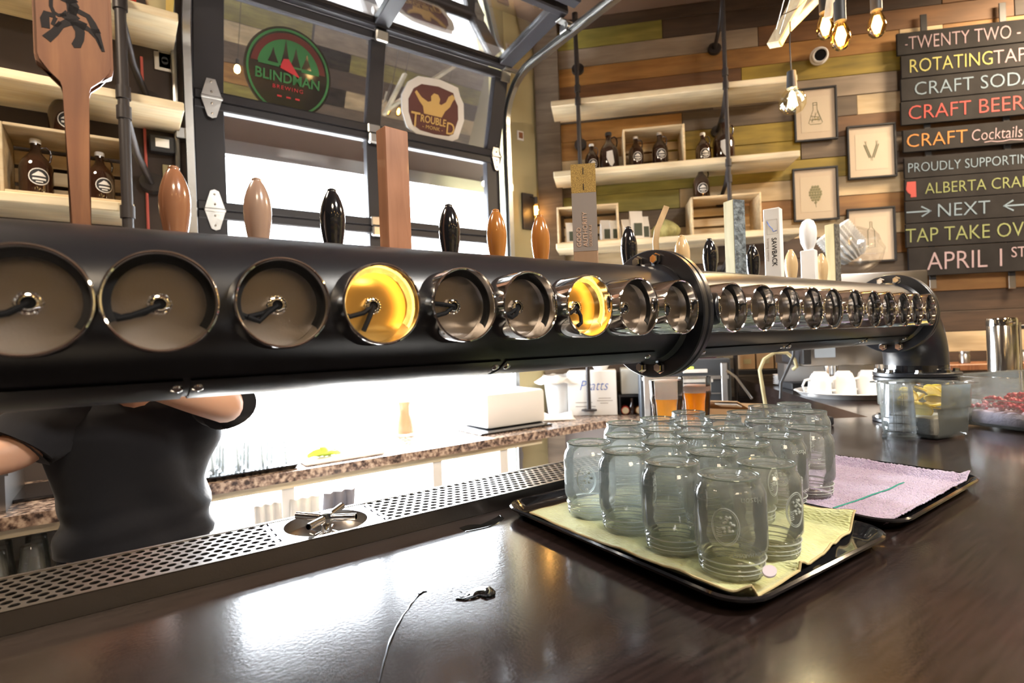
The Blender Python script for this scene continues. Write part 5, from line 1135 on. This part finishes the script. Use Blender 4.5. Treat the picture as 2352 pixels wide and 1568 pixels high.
# ================================================================== RIGHT END OF THE BAR: tubs, tumblers, steel cylinder
def gn(name, label, corner, W, D, H, rz):
    t = thing(name, label, 'food pan', corner, rz)
    def rr(w, d, z, r):
        P = []
        for sx_, sy_, a0 in ((1, 1, 0), (-1, 1, 90), (-1, -1, 180), (1, -1, 270)):
            for k in range(5): a = math.radians(a0+k*22.5); P.append(Vector((sx_*(w/2-r)+r*math.cos(a), sy_*(d/2-r)+r*math.sin(a), z)))
        return P
    m = MB(); m.loft([rr(W*.80, D*.80, .004, .014), rr(W*.84, D*.84, .022, .02), rr(W*.88, D*.88, H*.55, .022), rr(W*.92, D*.92, H*.56, .024), rr(W*.94, D*.94, H-.004, .026), rr(W*1.08, D*1.08, H-.002, .03), rr(W*1.08, D*1.08, H, .03), rr(W*.92, D*.92, H, .026), rr(W*.90, D*.90, H*.57, .022), rr(W*.86, D*.86, H*.55, .020), rr(W*.82, D*.82, .024, .018), rr(W*.78, D*.78, .007, .012)])
    m.build('pan_body', M['plastic'], t, ang=50); return t
lp = onz(2135, 985, CT); LX, LY = 1.795, .566
rzl = -.30
t = gn('food_pan', 'clear plastic pan of lemon slices beside the clear tumblers', (LX, LY, CT+.001), .165, .185, .145, rzl)
m = MB(); m.box((0, 0, .032), (.118, .135, .048), .01, seg=2); m.build('ice_layer', mat('ice_water', (.80, .85, .86), .25, bump=.4, bscale=80), t)
t2l = None
lemc = mat('lemon_flesh', (.85, .72, .30), .35, bump=.2, bscale=160, sss=.1); rind = mat('lemon_rind', (.75, .55, .05), .4)
for k in range(13):
    x, y = rj.uniform(-.042, .042), rj.uniform(-.052, .052); z = .070+.0095*(k//2)+rj.uniform(0, .004)
    t = thing('lemon_slice', 'yellow lemon slice among the others in the clear pan', 'lemon slice', (LX+x, LY+y, CT+z), rj.uniform(0, 6), 'lemon slices in the clear pan'); a = rj.uniform(-1.0, 1.0); q = Matrix.Rotation(a, 3, 'X')
    half = k % 3 == 0; a1 = PI if half else 2*PI
    m = MB(); m.lathe([(0, 0), (.0225, 0), (.0225, .005), (0, .005)], (0, 0, 0), q@Vector((0, 0, 1)), 22, a0=0, a1=a1); m.build('flesh', lemc, t)
    m = MB(); m.lathe([(.0226, -.0002), (.0245, .001), (.0245, .0045), (.0226, .0052)], (0, 0, 0), q@Vector((0, 0, 1)), 22, a0=0, a1=a1, close=True); m.build('rind', rind, t)
BXc, BYc = 2.115, .395; rb = -.05
t = gn('food_pan', 'larger clear plastic pan of dark red berries at the right edge', (BXc, BYc, CT+.001), .33, .26, .150, -.35)
MB().box((0, 0, .028), (.24, .19, .040), .01, seg=2).build('ice_layer', mat('pink_ice', (.62, .56, .72), .3, bump=.4, bscale=80), t)
bm_ = mat('red_berry', (.30, .010, .03), .2, coat=.3); m = MB(); cb = math.cos(-.35); sb = math.sin(-.35)
for k in range(240):
    x, y = rj.uniform(-.118, .118), rj.uniform(-.092, .092); h = .055+.040*max(0, 1-(x*x+y*y)/.02); m.ball((x, y, rj.uniform(.05, h+.004)), rj.uniform(.007, .009), 1)
t['category'] = 'food pan'; tb = thing('berry_pile', 'dark red berries heaped in the larger clear pan', 'berries', (BXc, BYc, CT+.001), -.35, kind='stuff'); o = m.build('berries', bm_, tb); o['kind'] = 'stuff'
def ptum(label, z0, sc):
    p = onz(2084, 1010, CT); t = thing('plastic_tumbler', label, 'tumbler', (p.x+.014, p.y+.022, CT+z0), 0, 'clear plastic tumblers nested upside down')
    m = MB(); n = 24; prof = [(.040, 0), (.0405, .002), (.0395, .010), (.037, .012), (.031, .100), (.029, .103), (0, .103)]
    m.lathe(prof+[(0, .1015), (.028, .1012), (.0298, .0985), (.0357, .012), (.0385, .009)], seg=n); m.build('tumbler_body', M['plastic'], t, ang=20); 
    m = MB()
    for k in range(12): a = 2*PI*k/12; m.tube([(.0372*math.cos(a), .0372*math.sin(a), .015), (.0315*math.cos(a), .0315*math.sin(a), .098)], .0008, 4)
    m.build('ribs', M['plastic'], t); return t
ptum('lowest of the clear ribbed plastic tumblers nested upside down by the lemon pan', .001, 1); ptum('second clear ribbed tumbler of the upside down stack', .024, 1); ptum('top clear ribbed tumbler of the upside down stack', .047, 1)
p = atz(2303, 800, 2.05); t = thing('steel_canister', 'tall round brushed steel canister with a side lever behind the berry pan', 'canister', (p.x, p.y, CT+.001)); z_ = lambda py: atz(2303, py, 2.05).z-CT
MB().lathe([(0, 0), (.046, 0), (.046, z_(735)), (.044, z_(733)), (0, z_(733))], seg=44).build('canister_body', mat('mirror_steel', (.62, .60, .57), .16, 1), t)
MB().lathe([(.047, z_(748)), (.047, z_(736)), (.0445, z_(731)), (0, z_(729))], seg=40).build('lid', M['chrome'], t); MB().cyl((.050, -.036, 0), (.050, -.036, z_(742)), .009, seg=14).build('side_rod', M['chrome'], t); MB().tube([(.05, -.036, z_(752)), (.10, -.08, z_(750)), (.15, -.12, z_(753))], .007, 10).build('lever', M['dark_plastic'], t)
# tea towel / red bit and floor-side machine at far right
p = atz(2100, 640, 3.3); t = thing('red_clip', 'small red clip peeking out above the end flange of the tap pipe', 'clip', p); MB().box((0, 0, 0), (.055, .02, .012), .004, Matrix.Rotation(.6, 3, 'Y')).build('clip_body', M['red'], t)
t = wthing('side_shelf', 'long dark shelf with small things low on the planked wall behind the canister', 'shelf', 2.75, .15, 1.12); MB().box((0, 0, 0), (1.2, .28, .035), .003).build('board', M['walnut'], t)
for k in range(7): u = 2.25+.155*k; t = wthing('glass_bottle', ('small dark bottle number', '')[1]+('leftmost', 'second', 'third', 'fourth', 'fifth', 'sixth', 'rightmost')[k]+' of the small dark jars on the low dark shelf behind the riser', 'jar', u, .15, 1.139, 'small jars on the low side shelf'); MB().lathe([(0, 0), (.028, 0), (.028, .045), (.024, .052), (.024, .058), (.029, .059), (.029, .07), (0, .071)], seg=18).build('jar_body', M['navy'] if k % 2 else M['steel'], t)

# ================================================================== ROUND AND SHIELD SIGNS BEHIND THE DOOR GLASS
TN = Vector((0, math.cos(TA), math.sin(TA)))
def sloc(px, py, d): 
    n = TN; p0 = tilt(0, 0, d); return hit(px, py, n, n.dot(p0))
def ts(p): return Vector((p.x, -(p-Vector((p.x, YW, TZ))).dot(Vector((0, math.sin(TA), -math.cos(TA)))), 0))
SR = (PI/2-0, 0, 0)
def signroot(name, label, cx, cy, d):
    c = sloc(cx, cy, d); t = thing(name, label, 'sign', c); t.rotation_euler = (TA, 0, 0); return t, c
t, c = signroot('round_sign', 'round dark sign reading BLINDMAN in green letters on the upper left door pane', 664, 168, .002)
RS = .215
sg, sr, sk, srd = mat('sign_green', (.035, .17, .055), .5), mat('sign_dark_red', (.11, .018, .015), .5), mat('sign_black', (.012, .014, .018), .2, coat=1), mat('sign_red', (.48, .03, .04), .5)
M90 = Matrix.Rotation(PI/2, 4, 'X')
circ = lambda r, n=56, a0=0, a1=2*PI: [(r*math.cos(a0+(a1-a0)*k/n), r*math.sin(a0+(a1-a0)*k/n)) for k in range(n if abs(a1-a0-2*PI) < 1e-6 else n+1)]
MB().prism(circ(RS), -.004, 0, M90).build('disc', sk, t)
def ringm(r0, r1, y, nm, mt, a0=0, a1=2*PI):
    m = MB(); m.lathe([(r0, 0), (r1, 0), (r1, .002), (r0, .002)], (0, y, 0), (0, -1, 0), 60, close=True, a0=a0, a1=a1); return m.build(nm, mt, t)
ringm(RS*.90, RS*.95, -.001, 'green_ring', sg)
MB().prism([(RS*.86*math.cos(a), RS*.86*math.sin(a)) for a in [math.radians(8+k*164/30) for k in range(31)]], 0, .0015, M90).build('red_band', sr, t)
MB().prism([(RS*.72*math.cos(a), RS*.72*math.sin(a)) for a in [math.radians(10+k*160/30) for k in range(31)]], .0016, .003, M90).build('green_field', sg, t)
for x, w_, h_ in ((-.08, .05, .07), (-.02, .045, .12), (.03, .05, .09), (.085, .05, .075)): MB().prism([(x-w_/2, .035), (x+w_/2, .035), (x+w_*.18, .035+h_*.55), (x, .035+h_), (x-w_*.2, .035+h_*.5)], .0032, .0045, M90).build('pine_shape', sk, t)
MB().prism([(-.045, .015), (.055, -.015), (.02, .030), (-.005, .065), (-.03, .06), (-.04, .035)], .0046, .006, M90).build('red_coat', srd, t)
for x0, x1 in ((-.15, -.05), (.06, .15)): MB().box(((x0+x1)/2, -.004, .022), (x1-x0, .002, .009)).build('horizon_line', sg, t)
text_mesh('lettering', 'BLINDMAN', .068, sg, t, (-.004, -.006, -.052), (PI/2, 0, 0), .0006, .0012, 'CENTER', sx=.94)
text_mesh('lettering', 'BREWING', .026, srd, t, (-.004, -.006, -.086), (PI/2, 0, 0), .0004, 0, 'CENTER', sx=1.1, spacing=1.3)
for x in (-.045, 0, .045): MB().box((x, -.004, -.120), (.022, .002, .008)).build('small_mark', srd, t)
t, c = signroot('shield_sign', 'white edged brown TROUBLED MONK sign with a tan figure on the right door pane', 997, 250, .002)
t.scale = (1, 1, .88); br, tn = mat('sign_brown', (.095, .028, .026), .5), mat('sign_tan', (.58, .38, .13), .5)
o_ = [(-.165, -.155), (-.10, -.185), (.02, -.195), (.145, -.185), (.185, -.16), (.215, -.03), (.20, .08), (.17, .125), (.15, .175), (.02, .195), (-.12, .18), (-.18, .13), (-.215, .04), (-.205, -.06)]
MB().prism([(a*1.0, b) for a, b in o_], -.004, 0, M90).build('white_edge', M['whitematt'], t)
MB().prism([(a*.80, b*.80-.008) for a, b in o_], .0, .0015, M90).build('brown_field', br, t)
MB().prism([(-.065, -.045), (.055, -.045), (.075, .0), (.105, .035), (.120, .075), (.135, .10), (.115, .12), (.09, .10), (.075, .06), (.045, .035), (.030, .04), (.034, .07), (.018, .095), (-.010, .098), (-.028, .075), (-.024, .045), (-.045, .035), (-.09, .055), (-.125, .09), (-.135, .075), (-.10, .025), (-.075, .0)], .0016, .003, M90).build('tan_figure', tn, t)
text_mesh('lettering', 'T', .135, tn, t, (-.150, -.006, -.140), (PI/2, 0, 0), .0005, .001, sx=.75); text_mesh('lettering', 'ROUBLE', .066, tn, t, (-.088, -.006, -.100), (PI/2, 0, 0), .0005, .0012, sx=.72); text_mesh('lettering', 'D', .115, tn, t, (.088, -.006, -.145), (PI/2, 0, 0), .0005, .001, sx=.75)
text_mesh('lettering', '- MONK -', .034, tn, t, (.0, -.006, -.138), (PI/2, 0, 0), .0005, 0, 'CENTER', sx=.9, spacing=1.1)

# ================================================================== BARTENDER
PX, PY = .018, 1.74
person = thing('person', 'bartender in a black T-shirt bending over behind the tap pipe, face hidden by it', 'person', (PX, PY, 0))
def skinmesh():
    V = []; E = []; Rr = []
    def add(p, r, prev=None):
        V.append(p); Rr.append(r); i = len(V)-1
        if prev is not None: E.append((prev, i))
        return i
    pel = add((0, .07, .95), .105); sp = add((0, .06, 1.05), .095, pel); ch = add((0, .01, 1.15), .098, sp); nk = add((-.0, -.10, 1.285), .052, ch); nk2 = add((-.005, -.135, 1.33), .050, nk); hd = add((-.01, -.155, 1.40), .070, nk2)
    def hand(w, d, up):
        d = Vector(d).normalized(); sd = d.cross(Vector(up)).normalized(); n = sd.cross(d); W = Vector(V[w])
        pm = add(tuple(W+d*.05), (.028, .016), w)
        for k, (o, L) in enumerate(((-.030, .068), (-.011, .078), (.009, .073), (.027, .058))):
            a = add(tuple(W+d*.085+sd*o), .0095, pm); b = add(tuple(W+d*(.085+L*.5)+sd*o*1.1+n*-.008), .0088, a); add(tuple(W+d*(.085+L*.9)+sd*o*1.1+n*-.030), .0078, b)
        a = add(tuple(W+d*.035-sd*.034), .0115, pm); b = add(tuple(W+d*.070-sd*.052-n*.008), .0095, a); add(tuple(W+d*.095-sd*.050-n*.02), .0085, b)
    # image-left arm: elbow low, forearm going out to the left
    s = add((-.155, -.06, 1.235), .058, ch); e = add((-.225, -.10, 1.155), .047, s); f = add((-.34, -.16, 1.16), .043, e); w = add((-.47, -.22, 1.20), .028, f); hand(w, (-.8, -.4, .25), (0, 0, 1))
    # image-right arm: upper arm forward, forearm crossing in front of the chest
    s = add((.165, -.06, 1.245), .058, ch); e = add((.205, -.16, 1.225), .048, s); f = add((.12, -.20, 1.262), .043, e); w = add((-.005, -.235, 1.315), .029, f); hand(w, (-.8, -.3, .45), (0, -1, 0))
    for sx_ in (-1, 1):
        h = add((sx_*.095, .07, .88), .095, pel); k = add((sx_*.105, .02, .50), .062, h); a = add((sx_*.11, .06, .10), .040, k); add((sx_*.12, -.08, .045), .034, a)
    me = bpy.data.meshes.new('body'); me.from_pydata(V, E, []); o = bpy.data.objects.new('body', me); col.objects.link(o)
    md = o.modifiers.new('skin', 'SKIN'); md.use_smooth_shade = True; sk_ = me.skin_vertices[0].data
    for i, r in enumerate(Rr): sk_[i].radius = r if isinstance(r, tuple) else (r, r)
    sk_[0].use_root = True; md2 = o.modifiers.new('sub', 'SUBSURF'); md2.levels = 2; md2.render_levels = 2
    bpy.context.view_layer.update(); dg = bpy.context.evaluated_depsgraph_get(); m2 = bpy.data.meshes.new_from_object(o.evaluated_get(dg)); bpy.data.objects.remove(o)
    b = MB(); b.bm.from_mesh(m2)
    H = Vector((-.01, -.155, 1.435)); n0 = len(b.bm.verts)
    bmesh.ops.create_icosphere(b.bm, subdivisions=4, radius=1); b.bm.verts.ensure_lookup_table()
    for v in b.bm.verts[n0:]:
        p = v.co.copy(); x, y, z = p; jaw = 1-.28*max(0, -z)**1.2*(1 if y < .2 else .6); q = Vector((x*.073*jaw, y*.094*(1-.10*max(0, -z)), z*.112))
        face = max(0, -y)
        q.y -= .018*face*math.exp(-((x/.16)**2+((z+.12)/.16)**2))+.010*face*math.exp(-((x/.10)**2+((z-.08)/.22)**2))
        for s_ in (-1, 1): q.y += .010*face*math.exp(-(((x-s_*.36)/.17)**2+((z-.06)/.10)**2))
        q.y -= .005*face*math.exp(-((x/.25)**2+((z+.42)/.05)**2))+.006*face*math.exp(-((x/.3)**2+((z+.80)/.15)**2))
        q.x += math.copysign(.012, x)*math.exp(-(((abs(x)-.98)/.16)**2+((y-.08)/.16)**2+(z/.22)**2))
        v.co = H+Matrix.Rotation(.55, 3, 'X') @ q
    return b.build('body', M['skin'], person, ang=80), H
body, HC = skinmesh()
HM = Matrix.Rotation(.55, 3, 'X')
m = MB(); m.bm.verts.ensure_lookup_table(); m.ball((0, 0, 0), 1, 4)
for v in m.bm.verts:
    x, y, z = v.co; cut = 1 if (z > .28 or y > .18-.3*z) else .88
    v.co = HC+HM@Vector((x*.080*cut, (y*.101+.004)*cut, z*.118*cut+.004)) + Vector((1, 1, 1))*.003*NZ.noise(v.co*9)
m.build('hair', M['hair'], person, ang=80)
for s_ in (-1, 1):
    MB().ball(HC+HM@Vector((s_*.026, -.078, .008)), .0115, 2).build('eye', M['white'], person); MB().box(HC+HM@Vector((s_*.026, -.092, .026)), (.028, .005, .005), .002, HM).build('eyebrow', M['hair'], person)
def rg(c, hw, hd, tiltx=0, n=56, wr=0, sq=2.6):
    P = []
    for k in range(n):
        a = 2*PI*k/n; cx, sx_ = math.cos(a), math.sin(a); ex = 2/sq
        x = hw*math.copysign(abs(cx)**ex, cx); y = hd*math.copysign(abs(sx_)**ex, sx_); v = Vector((x, y, 0)); v.rotate(Matrix.Rotation(tiltx, 3, 'X')); P.append(Vector(c)+v)
    return P
prof = [((0, .085, .865), .180, .128, 0), ((0, .08, .885), .178, .128, .02), ((0, .075, .93), .170, .124, .04), ((0, .07, .98), .168, .120, .1), ((.0, .06, 1.03), .172, .120, .2), ((0, .045, 1.08), .180, .122, .25), ((0, .025, 1.13), .190, .124, .3), ((0, 0, 1.18), .196, .124, .38), ((0, -.030, 1.225), .192, .115, .5), ((0, -.055, 1.258), .172, .098, .62), ((0, -.075, 1.285), .125, .082, .75), ((0, -.088, 1.300), .085, .066, .85), ((0, -.092, 1.303), .070, .056, .85), ((0, -.084, 1.292), .064, .051, .85)]
fin = []
for (a, b) in zip(prof, prof[1:]):
    for f in (0, .25, .5, .75): fin.append((Vector(a[0]).lerp(Vector(b[0]), f), a[1]+(b[1]-a[1])*f, a[2]+(b[2]-a[2])*f, a[3]+(b[3]-a[3])*f))
fin.append((Vector(prof[-1][0]), prof[-1][1], prof[-1][2], prof[-1][3]))
m = MB(); m.loft([rg(c, w_, d_, tx, 88) for c, w_, d_, tx in fin], cap=False)
for v in m.bm.verts:
    p = v.co; k = max(0, min(1, (1.28-p.z)/.06))
    diag = (p.x*.9+p.z*.55); fold = .011*math.sin(diag*42+2.2*NZ.noise(p*6))*max(0, min(1, (p.x+.02)/.14)) + .008*math.sin((p.z-.25*p.x)*62+2*NZ.noise(p*5))*math.exp(-((p.z-.93)/.055)**2)
    fold += .008*NZ.noise(Vector((p.x*11, p.y*11, p.z*5))); n = Vector((p.x, p.y-.05, 0)); n.normalize(); v.co += n*fold*k
def sleeve(pts, rr, k0=20):
    R2 = []; P = [Vector(p) for p in pts]
    for i, p in enumerate(P):
        t_ = (P[min(i+1, len(P)-1)]-P[max(i-1, 0)]).normalized(); sd = t_.cross(Vector((0, 0, 1))).normalized(); up = sd.cross(t_)
        R2.append([p+(sd*math.cos(2*PI*k/28)+up*math.sin(2*PI*k/28))*rr[i]*(1+.05*math.sin(3*2*PI*k/28+i)) for k in range(28)])
    m.loft(R2, cap=False)
sleeve([(-.09, -.045, 1.225), (-.14, -.055, 1.228), (-.175, -.07, 1.205), (-.200, -.083, 1.185), (-.214, -.09, 1.170), (-.208, -.088, 1.175)], [.080, .080, .077, .074, .073, .066])
sleeve([(.09, -.045, 1.235), (.145, -.05, 1.245), (.178, -.08, 1.243), (.195, -.115, 1.238), (.204, -.142, 1.233), (.200, -.135, 1.235)], [.080, .080, .077, .073, .070, .062])
sh = m.build('t_shirt', M['shirt'], person, ang=80)
m = MB(); m.loft([rg((0, .085, z), w_, d_, 0, 48) for z, w_, d_ in ((.93, .158, .112), (.86, .172, .122), (.78, .175, .125))], cap=True)
for s_ in (-1, 1): m.loft([rg(c, w_, d_, 0, 28, sq=2) for c, w_, d_ in (((s_*.088, .08, .80), .092, .115), ((s_*.10, .05, .60), .082, .09), ((s_*.105, .02, .48), .072, .078), ((s_*.108, .04, .30), .062, .066), ((s_*.11, .055, .10), .056, .062), ((s_*.11, .055, .07), .058, .066))], cap=True)
m.build('trousers', M['jeans'], person, ang=80)
for s_ in (-1, 1):
    m = MB(); m.loft([rg((s_*.12, -.01, z), w_, d_, 0, 28, sq=2.3) for z, w_, d_ in ((.0, .045, .13), (.015, .048, .135), (.04, .044, .125), (.07, .036, .095), (.095, .033, .05))]); m.build('shoe', M['black'], person, ang=60)

# ------------------------------------------------------------------ under the granite ledge, in the glare
t = thing('hanging_towels', 'grey and white towels draped under the granite ledge right of the bartender', 'towels', (.58, 2.40, .50))
for k, (x, w_, mt_) in enumerate(((-.12, .10, 'whitematt'), (.0, .12, 'paper'), (.12, .14, 'greyt'))):
    if 'greyt' not in M: M['greyt'] = mat('grey_towel', (.20, .20, .24), .9)
    m = MB(); rgs = []
    for j in range(12): rgs.append([Vector((x+w_*(i/14-.5)+.03*(1-j/11)*k, -.05*(j/11)+.014*math.sin(i*1.3+k), .24-j*.04)) for i in range(15)])
    m.loft(rgs, cap=False, closed=False); m.build('towel', M[mt_], t, solid=.004)
t = thing('stool', 'small white round table with splayed metal legs standing behind the bar', 'stool', (.93, 1.93, 0))
MB().lathe([(0, .62), (.15, .62), (.17, .632), (.165, .645), (0, .640)], seg=36).build('seat', M['whitematt'], t)
for a in (.6, 2.17, 3.74, 5.3): MB().tube([(.14*math.cos(a), .14*math.sin(a), .62), (.16*math.cos(a), .16*math.sin(a), .45), (.20*math.cos(a), .20*math.sin(a), 0)], [.012, .010, .008], 8).build('leg', M['steel'], t)
m = MB()
for k in range(9): a = k*.7; m.tube([(.06*math.cos(a), .06*math.sin(a), .648), (.02*math.cos(a+1), .03*math.sin(a+2), .655+.006*(k % 3)), (-.05*math.cos(a+.4), .05*math.sin(a), .650)], .004, 5)
tag(m.build('wire_coil', M['steel'], None, (.93, 1.93, 0)), 'tangle of wire lying on the small round white table', 'wire')
t = thing('waste_bin', 'white plastic waste bin with swing lid below the granite ledge by the bartender', 'bin', (.44, 1.98, 0)); MB().lathe([(0, 0), (.11, 0), (.145, .56), (.15, .565), (.148, .60), (.11, .645), (.05, .66), (0, .662)], seg=32).build('bin_body', M['whitematt'], t, ang=50)
m = MB(); m.box((0, 0, 0), (.05, .025, .012), .004); m.build('lid_slot', M['steel'], t, (.0, -.13, .625))
g0 = None
for i in range(7):
    for j in range(2):
        loc = (-.66+.096*i, 2.50+.12*j, .5815)
        lb = 'upturned beer glass on the open shelf under the ledge, %s in the %s row' % (('first', 'second', 'third', 'fourth', 'fifth', 'sixth', 'last')[i], ('front', 'back')[j])
        if g0 is None:
            g0 = thing('beer_glass', lb, 'glass', loc, 0, 'upturned beer glasses under the granite ledge'); MB().lathe([(.040, 0), (.041, .003), (.030, .148), (.028, .15), (0, .15), (0, .140), (.027, .139), (.0375, .004)], seg=26).build('glass', M['glass'], g0, ang=60)
        else: dup(g0, loc, 0, lb)

# ================================================================== WATER ON THE BAR
wm = mat('water', (.02, .02, .02), .02, trans=.9, ior=1.33)
def puddle(name, label, pts, h=.0012):
    P = [onz(a, b, CT) for a, b in pts]; c = sum(P, Vector())/len(P); m = MB(); out = [(p-c) for p in P]
    rings = [[Vector((q.x*f, q.y*f, z)) for q in out] for f, z in ((1, .0002), (.93, h*.7), (.75, h), (.3, h*1.05))]; m.loft(rings); t = thing(name, label, 'water', Vector((c.x, c.y, CT))); m.build('water_surface', wm, t, ang=80); return t
puddle('water_spill', 'small curved puddle of spilled water on the dark bar top', [(1045, 1378), (1062, 1374), (1075, 1362), (1088, 1352), (1108, 1347), (1128, 1348), (1139, 1358), (1137, 1372), (1120, 1377), (1104, 1371), (1090, 1376), (1066, 1380)], .0020)
m = MB(); rw = random.Random(5)
for k in range(26): p = onz(1035+rw.uniform(0, 70), 1340+rw.uniform(0, 36), CT); m.ball((p.x, p.y, CT+.0001), rw.uniform(.0005, .0011), 1, (1.6, 1, .4))
o = m.build('water_drops', wm); tag(o, 'sprinkle of tiny water drops beside the small puddle', 'water', kind='stuff')
def trail(pts, w=.0012):
    m = MB(); P = [onz(a, b, CT+.0002) for a, b in pts]; m.tube(P, [w*(.5+rw.random()) for _ in P], 6, flat=(1, .35)); return m
tag(trail([(981, 1358), (972, 1358), (964, 1364)], .0022).build('water_streak', wm), 'short water blob at the upper end of the long thin water trail', 'water')
L_ = [(962, 1366), (952, 1378), (944, 1386), (938, 1398), (926, 1412), (920, 1424), (912, 1438), (906, 1450), (900, 1464), (892, 1484), (888, 1500), (882, 1520), (877, 1540), (871, 1566)]
tag(trail(L_, .0014).build('water_trail', wm), 'long thin curved trail of water running to the bottom edge of the picture', 'water')
puddle('water_ring', 'dried water mark beside the foot of the stainless drip tray', [(1055, 1212), (1075, 1205), (1095, 1208), (1125, 1195), (1150, 1182), (1158, 1190), (1145, 1203), (1120, 1212), (1092, 1218), (1070, 1222)], .0005)
